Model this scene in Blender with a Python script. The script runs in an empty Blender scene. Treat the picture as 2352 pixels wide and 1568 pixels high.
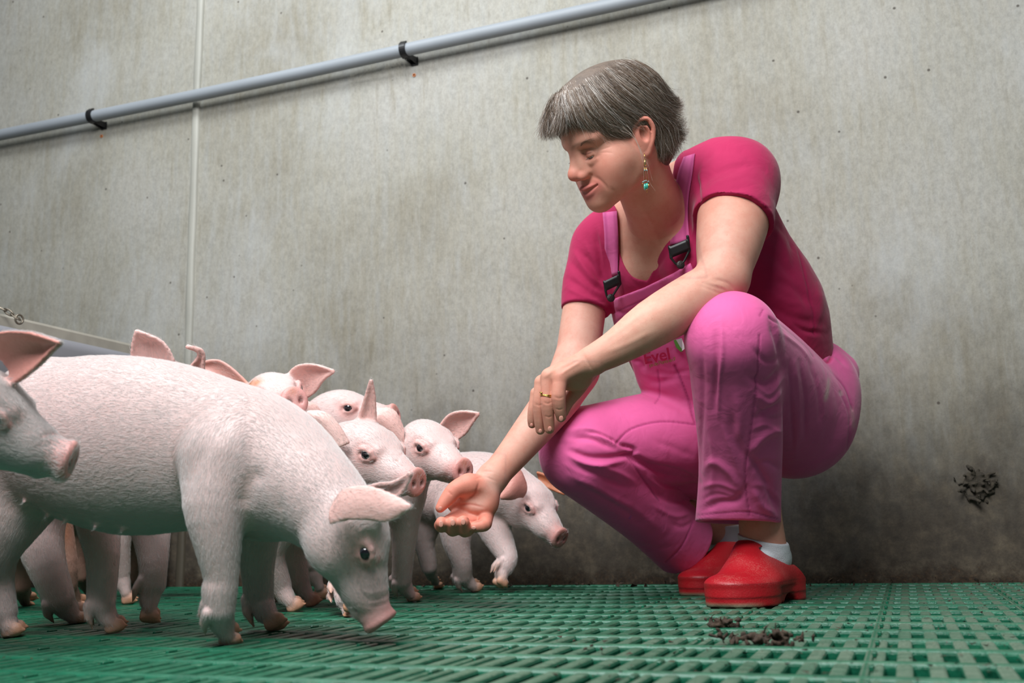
import bpy, math, random
import numpy as np
from mathutils import Matrix, Vector
random.seed(7); RNG = np.random.default_rng(11)

# ---------------------------------------------------------------- camera
FPX = 2330.0                      # focal length in pixels of the 2352 px wide frame
WS = 1.08                         # authoring metres -> scene metres
CAMH = 0.135                      # camera height above the slats (scene metres)
_y = np.array([904., 420., FPX]); _y /= np.linalg.norm(_y)
_z = np.array([-295., -12287., FPX]); _z -= _z.dot(_y) * _y; _z /= np.linalg.norm(_z)
_x = np.cross(_y, _z)
MW = np.stack([_x, _y, _z])       # camera axes (right, down, forward) -> world axes
CPOS = np.array([0., 0., CAMH])
def to_world(P):                  # authoring points (metres along the view axes) -> world
    return (np.asarray(P, float) @ MW.T) * WS + CPOS
def dir_world(D): return np.asarray(D, float) @ MW.T
def from_world(W): return ((np.asarray(W, float) - CPOS) / WS) @ MW
def A(px, py, d): return np.array([(px - 1176.) * d / FPX, (py - 784.) * d / FPX, d])
def plane_hit(px, py, axis, val): # where the sight line through a pixel meets world plane axis=val
    r = dir_world([(px - 1176.) / FPX, (py - 784.) / FPX, 1.0])
    t = (val - CPOS[axis]) / r[axis]
    return CPOS + r * t
def ground_depth(px, py, z=0.0):
    r = dir_world([(px - 1176.) / FPX, (py - 784.) / FPX, 1.0])
    return (z - CAMH) / r[2] / WS
def G(px, py, z=0.0): return A(px, py, ground_depth(px, py, z))
WALL_Y = plane_hit(1500, 1343.5, 2, 0.0)[1]

scene = bpy.context.scene
cam_data = bpy.data.cameras.new('camera'); cam = bpy.data.objects.new('camera', cam_data)
scene.collection.objects.link(cam); scene.camera = cam
cam_data.sensor_width = 36.0; cam_data.lens = FPX * 36.0 / 2352.0
cam_data.clip_start = 0.02
R3 = np.stack([MW @ [1, 0, 0], MW @ [0, -1, 0], MW @ [0, 0, -1]], 1)
m4 = Matrix.Identity(4)
for i in range(3):
    for j in range(3): m4[i][j] = float(R3[i, j])
    m4[i][3] = float(CPOS[i])
cam.matrix_world = m4
cam_data.dof.use_dof = True; cam_data.dof.focus_distance = 1.80; cam_data.dof.aperture_fstop = 5.6

# ---------------------------------------------------------------- light, world, exposure
world = bpy.data.worlds.new('world'); scene.world = world; world.use_nodes = True
bg = world.node_tree.nodes['Background']; bg.inputs[0].default_value = (0.80, 0.87, 1.0, 1); bg.inputs[1].default_value = 0.11
def area(name, loc, target, sx, sy, power, col):
    l = bpy.data.lights.new(name, 'AREA'); l.shape = 'RECTANGLE'; l.size = sx; l.size_y = sy
    l.energy = power; l.color = col
    o = bpy.data.objects.new(name, l); scene.collection.objects.link(o)
    o.location = loc
    o.rotation_euler = (Vector(target) - Vector(loc)).to_track_quat('-Z', 'Y').to_euler()
    return o
area('overhead_softbox', (-0.45, -0.15, 2.25), (-0.40, 1.9, 0.60), 1.5, 1.0, 104, (0.985, 0.99, 1.0))
area('wall_fill_light', (-1.5, 1.05, 2.9), (-1.0, 2.2, 0.6), 1.8, 0.7, 62, (0.93, 0.97, 1.0))  # unseen fill lamp, added to brighten the left of the wall
scene.view_settings.view_transform = 'Standard'; scene.view_settings.look = 'None'
scene.view_settings.gamma = 1.0; scene.view_settings.exposure = 0.0
scene.view_settings.use_curve_mapping = False

# ---------------------------------------------------------------- helpers
def srgb(r, g, b):
    f = lambda c: (c / 12.92 if c <= 0.04045 else ((c + 0.055) / 1.055) ** 2.4)
    return (f(r / 255.), f(g / 255.), f(b / 255.))
def link(o, parent=None):
    scene.collection.objects.link(o)
    if parent is not None: o.parent = parent; o.matrix_parent_inverse = parent.matrix_world.inverted()
    return o
def tag(o, label=None, cat=None, group=None, kind=None):
    if label: o['label'] = label
    if cat: o['category'] = cat
    if group: o['group'] = group
    if kind: o['kind'] = kind
    return o
def empty(name, loc, label, cat, group=None):
    o = bpy.data.objects.new(name, None); o.empty_display_size = 0.05; o.location = Vector([float(c) for c in loc])
    link(o); bpy.context.view_layer.update(); return tag(o, label, cat, group)
def mesh_obj(name, V, F, mat, parent=None, origin=None, smooth=True, cols=None, mats=None, midx=None):
    """V world coordinates; F list/array of faces (quads, tris or mixed)"""
    V = np.asarray(V, np.float64)
    if origin is None:
        origin = np.array(parent.matrix_world.translation) if parent is not None else (V.max(0) + V.min(0)) / 2
    origin = np.asarray(origin, float)
    me = bpy.data.meshes.new(name)
    if isinstance(F, np.ndarray):
        n, c = F.shape
        me.vertices.add(len(V)); me.vertices.foreach_set('co', (V - origin).astype(np.float32).ravel())
        me.loops.add(n * c); me.loops.foreach_set('vertex_index', F.astype(np.int32).ravel())
        me.polygons.add(n); me.polygons.foreach_set('loop_start', np.arange(0, n * c, c, dtype=np.int32))
        me.update(calc_edges=True)
    else:
        me.from_pydata([tuple(v) for v in (V - origin)], [], [tuple(int(i) for i in f) for f in F]); me.update()
    me.validate()
    if smooth: me.polygons.foreach_set('use_smooth', np.ones(len(me.polygons), bool))
    if cols is not None:
        at = me.color_attributes.new('Col', 'FLOAT_COLOR', 'POINT')
        c4 = np.ones((len(V), 4), np.float32); c4[:, :3] = cols
        at.data.foreach_set('color', c4.ravel())
    for mm in (mats or [mat]): me.materials.append(mm)
    if midx is not None: me.polygons.foreach_set('material_index', np.asarray(midx, np.int32))
    me.update()
    o = bpy.data.objects.new(name, me)
    o.location = Vector([float(c) for c in origin])
    scene.collection.objects.link(o)
    if parent is not None:
        bpy.context.view_layer.update()
        o.parent = parent; o.matrix_parent_inverse = parent.matrix_world.inverted()
    return o
class MB:
    def __init__(s): s.v = []; s.f = []
    def add(s, v, f):
        n = len(s.v); s.v += [tuple(map(float, p)) for p in v]; s.f += [tuple(i + n for i in q) for q in f]
    def box(s, lo, hi, bev=0.0):
        lo = np.array(lo, float); hi = np.array(hi, float); b = bev
        if b <= 0:
            v = [(x, y, z) for z in (lo[2], hi[2]) for y in (lo[1], hi[1]) for x in (lo[0], hi[0])]
            s.add(v, [(0, 2, 3, 1), (4, 5, 7, 6), (0, 1, 5, 4), (2, 6, 7, 3), (0, 4, 6, 2), (1, 3, 7, 5)]); return
        vs = []; idx = {}
        for sx in (0, 1):
            for sy in (0, 1):
                for sz in (0, 1):
                    c = [(lo, hi)[k][i] for i, k in enumerate((sx, sy, sz))]
                    sg = [1 - 2 * k for k in (sx, sy, sz)]
                    for ax in range(3):
                        p = [c[i] + (0 if i == ax else sg[i] * b) for i in range(3)]
                        idx[(sx, sy, sz, ax)] = len(vs); vs.append(p)
        f = []
        for ax in range(3):
            o1, o2 = [i for i in range(3) if i != ax]
            for sd in (0, 1):
                ring = []
                for a, bb in ((0, 0), (1, 0), (1, 1), (0, 1)):
                    k = [0, 0, 0]; k[ax] = sd; k[o1] = a; k[o2] = bb; ring.append(idx[(*k, ax)])
                f.append(ring)
        for ax in range(3):
            o1, o2 = [i for i in range(3) if i != ax]
            for a in (0, 1):
                for bb in (0, 1):
                    k0 = [0, 0, 0]; k0[o1] = a; k0[o2] = bb; k1 = list(k0); k1[ax] = 1
                    f.append([idx[(*k0, o1)], idx[(*k1, o1)], idx[(*k1, o2)], idx[(*k0, o2)]])
        for k in [(x, y, z) for x in (0, 1) for y in (0, 1) for z in (0, 1)]: f.append([idx[(*k, 0)], idx[(*k, 1)], idx[(*k, 2)]])
        s.add(vs, f)
    def tube(s, pts, rad, n=12, caps=True, closed=False):
        pts = [np.array(p, float) for p in pts]; m = len(pts)
        rad = rad if hasattr(rad, '__len__') else [rad] * m
        v = []; prev = None
        for i, p in enumerate(pts):
            t = pts[(i + 1) % m] - pts[i - 1] if closed else pts[min(i + 1, m - 1)] - pts[max(i - 1, 0)]
            t = t / (np.linalg.norm(t) + 1e-12)
            if prev is None:
                u = np.cross(t, [0, 0, 1.]); u = u if np.linalg.norm(u) > .1 else np.cross(t, [1., 0, 0])
            else: u = prev - t * prev.dot(t)
            u = u / np.linalg.norm(u); prev = u; w = np.cross(t, u)
            for k in range(n):
                a = 2 * math.pi * k / n; v.append(p + rad[i] * (math.cos(a) * u + math.sin(a) * w))
        f = []
        for i in range(m if closed else m - 1):
            j = (i + 1) % m
            for k in range(n): f.append((i * n + k, i * n + (k + 1) % n, j * n + (k + 1) % n, j * n + k))
        if caps and not closed: f.append(tuple(range(n))[::-1]); f.append(tuple(range((m - 1) * n, m * n)))
        s.add(v, f)
    def build(s, name, mat, parent=None, smooth=False, origin=None): return mesh_obj(name, s.v, s.f, mat, parent, origin, smooth)

# ---- materials
def new_mat(name):
    m = bpy.data.materials.new(name); m.use_nodes = True
    nt = m.node_tree; b = nt.nodes['Principled BSDF']; return m, nt, b
def N(nt, typ, **kw):
    n = nt.nodes.new(typ)
    for k, v in kw.items(): setattr(n, k, v)
    return n
def inp(n, **kw):
    for k, v in kw.items(): n.inputs[k].default_value = v
def simple(name, col, rough=0.5, metal=0.0, bump=0.0, bscale=200.0, var=0.0, vscale=8.0, sss=0.0, vcol=False, coat=0.0, spec=0.5):
    m, nt, b = new_mat(name)
    b.inputs['Roughness'].default_value = rough; b.inputs['Metallic'].default_value = metal
    b.inputs['Specular IOR Level'].default_value = spec; b.inputs['Coat Weight'].default_value = coat
    src = None
    if vcol:
        a = N(nt, 'ShaderNodeVertexColor'); a.layer_name = 'Col'; src = a.outputs[0]
    geo = N(nt, 'ShaderNodeNewGeometry')
    if var > 0:
        no = N(nt, 'ShaderNodeTexNoise'); no.inputs['Scale'].default_value = vscale; no.inputs['Detail'].default_value = 6
        nt.links.new(geo.outputs['Position'], no.inputs['Vector'])
        mr = N(nt, 'ShaderNodeMapRange'); mr.inputs['From Min'].default_value = .3; mr.inputs['From Max'].default_value = .7
        mr.inputs['To Min'].default_value = 1 - var; mr.inputs['To Max'].default_value = 1 + var
        nt.links.new(no.outputs[0], mr.inputs[0])
        mx = N(nt, 'ShaderNodeMix'); mx.data_type = 'RGBA'; mx.blend_type = 'MULTIPLY'; mx.inputs[0].default_value = 1
        if src is None: mx.inputs[6].default_value = (*col, 1)
        else: nt.links.new(src, mx.inputs[6])
        nt.links.new(mr.outputs[0], mx.inputs[7]); src = mx.outputs[2]
    if src is None: b.inputs['Base Color'].default_value = (*col, 1)
    else: nt.links.new(src, b.inputs['Base Color'])
    if sss > 0:
        b.inputs['Subsurface Weight'].default_value = sss; b.inputs['Subsurface Scale'].default_value = 0.006
        b.inputs['Subsurface Radius'].default_value = (1.0, 0.35, 0.2)
    if bump > 0:
        n2 = N(nt, 'ShaderNodeTexNoise'); n2.inputs['Scale'].default_value = bscale; n2.inputs['Detail'].default_value = 4
        nt.links.new(geo.outputs['Position'], n2.inputs['Vector'])
        bp = N(nt, 'ShaderNodeBump'); bp.inputs['Strength'].default_value = bump; bp.inputs['Distance'].default_value = 0.002
        nt.links.new(n2.outputs[0], bp.inputs['Height']); nt.links.new(bp.outputs[0], b.inputs['Normal'])
    return m
def ramp(nt, src, stops):
    r = N(nt, 'ShaderNodeValToRGB'); e = r.color_ramp.elements
    while len(e) < len(stops): e.new(0.5)
    for i, (p, c) in enumerate(stops): e[i].position = p; e[i].color = (*c, 1) if len(c) == 3 else c
    nt.links.new(src, r.inputs[0]); return r.outputs[0]
def noise(nt, vec, scale, detail=5, rough=.55, dist=0.0, sc=None):
    if sc is not None:
        mp = N(nt, 'ShaderNodeMapping'); mp.inputs['Scale'].default_value = sc; nt.links.new(vec, mp.inputs[0]); vec = mp.outputs[0]
    n = N(nt, 'ShaderNodeTexNoise'); n.inputs['Scale'].default_value = scale; n.inputs['Detail'].default_value = detail
    n.inputs['Roughness'].default_value = rough; n.inputs['Distortion'].default_value = dist
    nt.links.new(vec, n.inputs['Vector']); return n.outputs[0]
def mathn(nt, op, a, b=None, c=None, clamp=False):
    n = N(nt, 'ShaderNodeMath'); n.operation = op; n.use_clamp = clamp
    for i, x in enumerate((a, b, c)):
        if x is None: continue
        if isinstance(x, (int, float)): n.inputs[i].default_value = x
        else: nt.links.new(x, n.inputs[i])
    return n.outputs[0]
def mix(nt, fac, a, b, mode='MIX'):
    n = N(nt, 'ShaderNodeMix'); n.data_type = 'RGBA'; n.blend_type = mode
    for i, x in ((0, fac), (6, a), (7, b)):
        if isinstance(x, (int, float)): n.inputs[i].default_value = x
        elif isinstance(x, tuple): n.inputs[i].default_value = (*x, 1) if len(x) == 3 else x
        else: nt.links.new(x, n.inputs[i])
    return n.outputs[2]
# ---------------------------------------------------------------- concrete wall
def concrete():
    m, nt, b = new_mat('concrete'); geo = N(nt, 'ShaderNodeNewGeometry'); P = geo.outputs['Position']
    sep = N(nt, 'ShaderNodeSeparateXYZ'); nt.links.new(P, sep.inputs[0])
    big = noise(nt, P, 1.6, 6, .6)
    streak = noise(nt, P, 1.0, 6, .6, .2, sc=(40, 40, 5.0))
    streak2 = noise(nt, P, 1.0, 4, .6, .1, sc=(150, 150, 7))
    grain = noise(nt, P, 95, 6, .8, 0, sc=(1, 1, .6))
    col = ramp(nt, big, [(.28, srgb(134, 129, 116)), (.5, srgb(154, 151, 141)), (.74, srgb(166, 164, 159))])
    col = mix(nt, ramp(nt, streak, [(.45, (0, 0, 0)), (.75, (.5, .5, .5))]), col, srgb(158, 160, 159))
    col = mix(nt, ramp(nt, streak, [(.28, (.35, .35, .35)), (.42, (0, 0, 0))]), col, srgb(122, 113, 92))
    col = mix(nt, ramp(nt, streak2, [(.58, (0, 0, 0)), (.75, (.35, .35, .35))]), col, srgb(164, 166, 164))
    col = mix(nt, .75, col, ramp(nt, grain, [(.3, (.34, .34, .33)), (.55, (.51, .51, .50)), (.8, (.64, .64, .64))]), 'OVERLAY')
    eff = noise(nt, P, 1.0, 7, .62, .4, sc=(2.6, 2.6, 1.3)); col = mix(nt, ramp(nt, eff, [(.54, (0, 0, 0)), (.72, (.42, .42, .42))]), col, srgb(184, 188, 192))
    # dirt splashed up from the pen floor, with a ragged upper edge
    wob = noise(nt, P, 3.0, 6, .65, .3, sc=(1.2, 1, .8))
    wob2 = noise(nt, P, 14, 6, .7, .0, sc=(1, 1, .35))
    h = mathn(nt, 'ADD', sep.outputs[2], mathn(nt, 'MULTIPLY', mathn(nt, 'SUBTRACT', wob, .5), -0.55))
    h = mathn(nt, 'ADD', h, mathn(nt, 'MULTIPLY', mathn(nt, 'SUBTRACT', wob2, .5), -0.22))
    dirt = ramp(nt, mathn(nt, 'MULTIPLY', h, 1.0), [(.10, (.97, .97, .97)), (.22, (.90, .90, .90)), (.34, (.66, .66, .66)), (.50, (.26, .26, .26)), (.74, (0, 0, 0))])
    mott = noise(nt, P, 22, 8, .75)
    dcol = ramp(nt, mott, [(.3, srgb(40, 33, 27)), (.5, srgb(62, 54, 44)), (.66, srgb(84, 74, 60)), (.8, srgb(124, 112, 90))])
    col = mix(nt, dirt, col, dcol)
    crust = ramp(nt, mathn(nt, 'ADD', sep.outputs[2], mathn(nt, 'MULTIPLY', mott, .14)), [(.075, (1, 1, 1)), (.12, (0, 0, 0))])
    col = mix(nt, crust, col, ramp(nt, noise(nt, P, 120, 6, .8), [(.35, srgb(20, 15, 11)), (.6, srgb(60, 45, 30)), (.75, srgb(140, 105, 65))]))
    vor = N(nt, 'ShaderNodeTexVoronoi'); vor.inputs['Scale'].default_value = 13; nt.links.new(P, vor.inputs['Vector'])
    col = mix(nt, ramp(nt, vor.outputs['Distance'], [(.035, (.8, .8, .8)), (.06, (0, 0, 0))]), col, srgb(58, 50, 44))
    nt.links.new(col, b.inputs['Base Color']); b.inputs['Roughness'].default_value = .75
    b.inputs['Specular IOR Level'].default_value = .3
    hh = mathn(nt, 'ADD', mathn(nt, 'MULTIPLY', grain, .6), mathn(nt, 'MULTIPLY', mott, 1.2))
    bp = N(nt, 'ShaderNodeBump'); bp.inputs['Strength'].default_value = .35; bp.inputs['Distance'].default_value = .004
    nt.links.new(hh, bp.inputs['Height']); nt.links.new(bp.outputs[0], b.inputs['Normal'])
    return m
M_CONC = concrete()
XJ = plane_hit(441, 600, 1, WALL_Y)[0]                      # the joint between two wall panels
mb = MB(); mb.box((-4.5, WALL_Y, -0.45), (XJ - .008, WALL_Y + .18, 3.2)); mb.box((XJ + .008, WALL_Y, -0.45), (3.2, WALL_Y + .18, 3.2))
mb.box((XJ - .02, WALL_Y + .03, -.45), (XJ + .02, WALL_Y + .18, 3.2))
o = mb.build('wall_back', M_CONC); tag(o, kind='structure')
# joint cover strip
m_strip = simple('joint_sealant', srgb(158, 157, 148), .55, var=.12, vscale=5, bump=.15, bscale=60)
nt_ = m_strip.node_tree; b_ = nt_.nodes['Principled BSDF']; g_ = N(nt_, 'ShaderNodeNewGeometry'); sp_ = N(nt_, 'ShaderNodeSeparateXYZ'); nt_.links.new(g_.outputs['Position'], sp_.inputs[0])
old_ = b_.inputs['Base Color'].links[0].from_socket; hz_ = mathn(nt_, 'ADD', sp_.outputs[2], mathn(nt_, 'MULTIPLY', noise(nt_, g_.outputs['Position'], 14, 5, .7), -.5))
nt_.links.new(mix(nt_, ramp(nt_, hz_, [(.02, (.95, .95, .95)), (.20, (.5, .5, .5)), (.42, (0, 0, 0))]), old_, srgb(62, 54, 40)), b_.inputs['Base Color'])
mb = MB(); zz = np.linspace(0.0, 3.1, 60); w = .0135
prof = [(-w, 0.004), (-w, -.006), (-w * .6, -.011), (w * .6, -.011), (w, -.006), (w, .004)]
v = []
for i, z in enumerate(zz):
    dx = .0015 * math.sin(z * 3.1) + .0008 * math.sin(z * 11)
    for (a, c) in prof: v.append((XJ + dx + a * (1 + .06 * math.sin(z * 23)), WALL_Y + c, z))
n = len(prof); f = [(i * n + k, i * n + k + 1, (i + 1) * n + k + 1, (i + 1) * n + k) for i in range(len(zz) - 1) for k in range(n - 1)]
mb.add(v, f); o = mb.build('trim_1', m_strip, smooth=True); tag(o, kind='structure')

# ---------------------------------------------------------------- slatted floor
def plastic_green():
    m, nt, b = new_mat('green_plastic'); geo = N(nt, 'ShaderNodeNewGeometry'); P = geo.outputs['Position']
    sep = N(nt, 'ShaderNodeSeparateXYZ'); nt.links.new(P, sep.inputs[0])
    sn = N(nt, 'ShaderNodeSeparateXYZ'); nt.links.new(geo.outputs['Normal'], sn.inputs[0])
    n1 = noise(nt, P, 60, 6, .7, 0, sc=(.35, 1.6, 1)); n2 = noise(nt, P, 3.0, 5, .6); n3 = noise(nt, P, 240, 4, .7)
    base = ramp(nt, n1, [(.3, srgb(14, 74, 52)), (.6, srgb(22, 102, 74)), (.8, srgb(36, 126, 94))])
    # ground-in dust lies on the flat tops only
    up = mathn(nt, 'GREATER_THAN', sn.outputs[2], .85)
    right = N(nt, 'ShaderNodeMapRange'); right.inputs['From Min'].default_value = -.9; right.inputs['From Max'].default_value = .9
    right.inputs['To Min'].default_value = -.22; right.inputs['To Max'].default_value = .20; nt.links.new(sep.outputs[0], right.inputs[0])
    q = mathn(nt, 'ADD', mathn(nt, 'ADD', mathn(nt, 'MULTIPLY', n1, .6), mathn(nt, 'MULTIPLY', n2, .5)), right.outputs[0])
    low = mathn(nt, 'LESS_THAN', sep.outputs[2], .0006)
    dust = mathn(nt, 'MULTIPLY', mathn(nt, 'MULTIPLY', ramp(nt, q, [(.36, (0, 0, 0)), (.58, (.62, .62, .62)), (.8, (.85, .85, .85))]), up), mathn(nt, 'ADD', mathn(nt, 'MULTIPLY', low, .75), .25))
    dcol = ramp(nt, n3, [(.3, srgb(76, 84, 70)), (.55, srgb(118, 126, 110)), (.8, srgb(160, 160, 146))])
    col = mix(nt, dust, base, dcol)
    sp = noise(nt, P, 130, 3, .6); wd = N(nt, 'ShaderNodeMapRange'); wd.inputs['From Min'].default_value = WALL_Y - .55; wd.inputs['From Max'].default_value = WALL_Y
    wd.inputs['To Min'].default_value = 0; wd.inputs['To Max'].default_value = .17; nt.links.new(sep.outputs[1], wd.inputs[0])
    spk = ramp(nt, mathn(nt, 'ADD', sp, mathn(nt, 'MULTIPLY', wd.outputs[0], mathn(nt, 'ADD', mathn(nt, 'MULTIPLY', sep.outputs[0], .8), .35, clamp=True))), [(.66, (0, 0, 0)), (.72, (.9, .9, .9))])
    col = mix(nt, spk, col, ramp(nt, n3, [(.4, srgb(40, 30, 22)), (.7, srgb(92, 72, 48))]))
    nt.links.new(col, b.inputs['Base Color'])
    rr = N(nt, 'ShaderNodeMapRange'); rr.inputs['To Min'].default_value = .30; rr.inputs['To Max'].default_value = .7; nt.links.new(dust, rr.inputs[0])
    nt.links.new(rr.outputs[0], b.inputs['Roughness'])
    bp = N(nt, 'ShaderNodeBump'); bp.inputs['Strength'].default_value = .5; bp.inputs['Distance'].default_value = .0015
    nt.links.new(mathn(nt, 'ADD', n1, n3), bp.inputs['Height']); nt.links.new(bp.outputs[0], b.inputs['Normal'])
    return m
M_GREEN = plastic_green()
PX = 0.0296; PY = 0.1115
seam_x = plane_hit(2011, 1497, 2, 0.0)[0]                   # a wide rib between tiles
row_y0 = plane_hit(2045, 1493.3, 2, 0.0)[1]                 # cross rib in front of a closed row
X0, X1 = -2.75, 1.75; Y0 = .42
mb = MB()
def bar_y(xc, w, y0, y1, top=0.0, dep=.014, bev=.0022):
    xs = [(-w / 2 + .001, -dep), (-w / 2, top - bev * 1.6), (-w / 2 + bev * .5, top - bev * .45), (-w / 2 + bev * 1.5, top), (w / 2 - bev * 1.5, top), (w / 2 - bev * .5, top - bev * .45), (w / 2, top - bev * 1.6), (w / 2 - .001, -dep)]
    v = [(xc + a, y, z) for y in (y0, y1) for (a, z) in xs]; n = len(xs)
    mb.add(v, [(k, k + n, k + 1 + n, k + 1) for k in range(n - 1)] + [tuple(range(n)), tuple(range(2 * n - 1, n - 1, -1)), (0, n - 1, 2 * n - 1, n)])
def bar_x(yc, w, x0, x1, top=.0022, dep=.016):
    pr = []
    for k in range(9):
        a = math.pi * k / 8; pr.append((-math.cos(a) * w / 2, top - .006 + .006 * math.sin(a)))
    pr = [(-w / 2, -dep)] + pr + [(w / 2, -dep)]
    v = [(x, yc + a, z) for x in (x0, x1) for (a, z) in pr]; n = len(pr)
    mb.add(v, [(k + 1, k + 1 + n, k + n, k) for k in range(n - 1)] + [tuple(range(n)), tuple(range(2 * n - 1, n - 1, -1)), (0, n - 1, 2 * n - 1, n)])
k0 = int((X0 - seam_x) / PX); k1 = int((X1 - seam_x) / PX)
for k in range(k0, k1 + 1):
    xc = seam_x + k * PX
    if k % 7 == 0:
        bar_y(xc - .0058, .0095, Y0, WALL_Y, .0006); bar_y(xc + .0062, .0105, Y0, WALL_Y, -.0003)
        bar_y(xc, .006, Y0, WALL_Y, -.003)
    else: bar_y(xc, PX * .56, Y0, WALL_Y, -.0002 + .0003 * math.sin(k * 2.3))
nrow0 = -int((row_y0 - Y0) / PY) - 1; r = nrow0; rowys = []
while True:
    y = row_y0 + r * PY
    if y > WALL_Y + .01: break
    rowys.append((r, y)); r += 1
for (r, y) in rowys:
    bar_x(y, .017, X0, X1, .0020 if r % 6 else .0026)
    if r % 6 == 0: mb.box((X0, y, -.013), (X1, min(y + PY, WALL_Y), -.0085))      # closed row
    # support webs under the slats
    mb.box((X0, y - .002, -.06), (X1, y + .002, -.012))
    # raised studs on the tile seam
    for k in range(k0, k1 + 1):
        if k % 7 == 0: mb.box((seam_x + k * PX - .003, y + PY * .62, -.003), (seam_x + k * PX + .002, y + PY * .78, .0022), .0008)
o = mb.build('floor', M_GREEN, smooth=False); tag(o, kind='structure')
m_pit = simple('pit_slurry', srgb(24, 26, 20), .8)
mb = MB(); mb.box((-4.5, -1.5, -.47), (3.2, WALL_Y, -.45)); o = mb.build('floor_pit', m_pit); tag(o, kind='structure')
mb = MB(); mb.box((-4.5, -1.5, -.03), (3.2, Y0, -.001)); o = mb.build('floor_front', M_GREEN); tag(o, kind='structure')

# ---------------------------------------------------------------- water pipe on the wall
m_pipe = simple('grey_pvc', srgb(140, 146, 152), .55, var=.05, vscale=4)
m_black = simple('black_plastic', srgb(22, 22, 24), .42)
PO = .043                                                   # distance of the pipe axis from the wall
def wall_pt(px, py, off=PO): return plane_hit(px, py, 1, WALL_Y - off)
pl = [(-420, 404), (0, 310), (215, 267), (460, 217), (700, 166), (930, 115), (1180, 61), (1400, 13), (1700, -55), (2300, -190)]
mb = MB(); mb.tube([wall_pt(*p) for p in pl], .0192, 28); pipe = mb.build('water_pipe', m_pipe, smooth=True)
tag(pipe, 'long grey plastic pipe running slanted across the concrete wall', 'pipe')
m_plug = simple('orange_plug', srgb(196, 120, 72), .6)
for i, (cx, cy, lab, plug, plab) in enumerate([(213, 267, 'black plastic pipe clip near the left edge of the wall', (234, 313), 'orange wall plug below the left pipe clip'),
                                   (930, 115, 'black plastic pipe clip with cobwebs, above and left of the woman', (952, 173), 'orange wall plug below the pipe clip nearer the woman')]):
    c = wall_pt(cx, cy); t = wall_pt(cx + 60, cy - 13) - wall_pt(cx - 60, cy + 13); t /= np.linalg.norm(t)
    up = np.cross(np.array([0, -1., 0]), t); up = up if up[2] > 0 else -up; out = np.array([0, -1., 0])
    mb = MB(); ringp = []
    a0, a1 = math.radians(-250), math.radians(75)
    nn = 22; R0, R1, wd = .0194, .0245, .0095
    for k in range(nn + 1):
        a = a0 + (a1 - a0) * k / nn
        for rr, s in ((R0, -1), (R1, -1), (R1, 1), (R0, 1)):
            ringp.append(c + (math.cos(a) * out + math.sin(a) * up) * rr + t * s * wd)
    ff = []
    for k in range(nn):
        for q in range(4): ff.append((k * 4 + q, k * 4 + (q + 1) % 4, (k + 1) * 4 + (q + 1) % 4, (k + 1) * 4 + q))
    ff += [(0, 3, 2, 1), (nn * 4, nn * 4 + 1, nn * 4 + 2, nn * 4 + 3)]
    mb.add(ringp, ff)
    # ratchet teeth of the strap
    for a in (62, 70, 78):
        aa = math.radians(a); p = c + (math.cos(aa) * out + math.sin(aa) * up) * .024
        mb.tube([p - t * .009, p + t * .009], .0018, 6)
    clip = mb.build('pipe_clip', m_black); tag(clip, lab, 'clip', 'clips holding the wall pipe')
    mb = MB()
    b0 = c - up * .018; w0 = np.array([b0[0], WALL_Y, b0[2] - .004])
    for s in (-1, 1):
        q = [b0 + t * s * .009 + up * .008, b0 + t * s * .009 - up * .003, w0 + t * s * .011 + t * .012 - up * .010, w0 + t * s * .011 + t * .012 + up * .012]
        q2 = [p - t * s * .003 for p in q]; mb.add(q + q2, [(0, 1, 2, 3), (7, 6, 5, 4), (0, 4, 5, 1), (1, 5, 6, 2), (2, 6, 7, 3), (3, 7, 4, 0)])
    q = [w0 + t * (.012 - .011) - up * .012, w0 + t * (.012 + .011) - up * .012, w0 + t * (.012 + .011) + up * .014, w0 + t * (.012 - .011) + up * .014]
    q2 = [p + out * .004 for p in q]; mb.add(q + q2, [(0, 1, 2, 3), (7, 6, 5, 4), (0, 4, 5, 1), (1, 5, 6, 2), (2, 6, 7, 3), (3, 7, 4, 0)])
    mb.build('clip_base', m_black, clip)
    pc = plane_hit(*plug, 1, WALL_Y); mb = MB()
    mb.tube([pc + [0, .004, 0], pc + [0, -.0035, 0], pc + [0, -.0035, 0], pc + [0, .0, 0]], [.0052, .0052, .0026, .0026], 12, caps=False)
    pg = mb.build('wall_plug', m_plug); tag(pg, plab, 'wall plug', 'orange plugs in the wall')
# cobweb threads at the right clip
m_web = simple('cobweb', srgb(176, 172, 158), .8)
mb = MB(); rr_ = random.Random(5)
for k in range(46):
    if k < 26: a = wall_pt(rr_.uniform(760, 925), rr_.uniform(0, 1)); 
    x = rr_.uniform(790, 935); ya = 115 + (930 - x) * .213 + 22
    p = wall_pt(x, ya, .05); q = plane_hit(x + rr_.uniform(-70, 45), ya + rr_.uniform(18, 52), 1, WALL_Y - .001)
    mid = (p + q) / 2 - [0, 0, .006]
    mb.tube([p, mid, q], .00017, 4, caps=False)
wb = mb.build('cobweb', m_web); tag(wb, 'thin cobweb strands between the wall pipe and wall by the clip nearer the woman', 'cobweb', kind='stuff')

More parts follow.
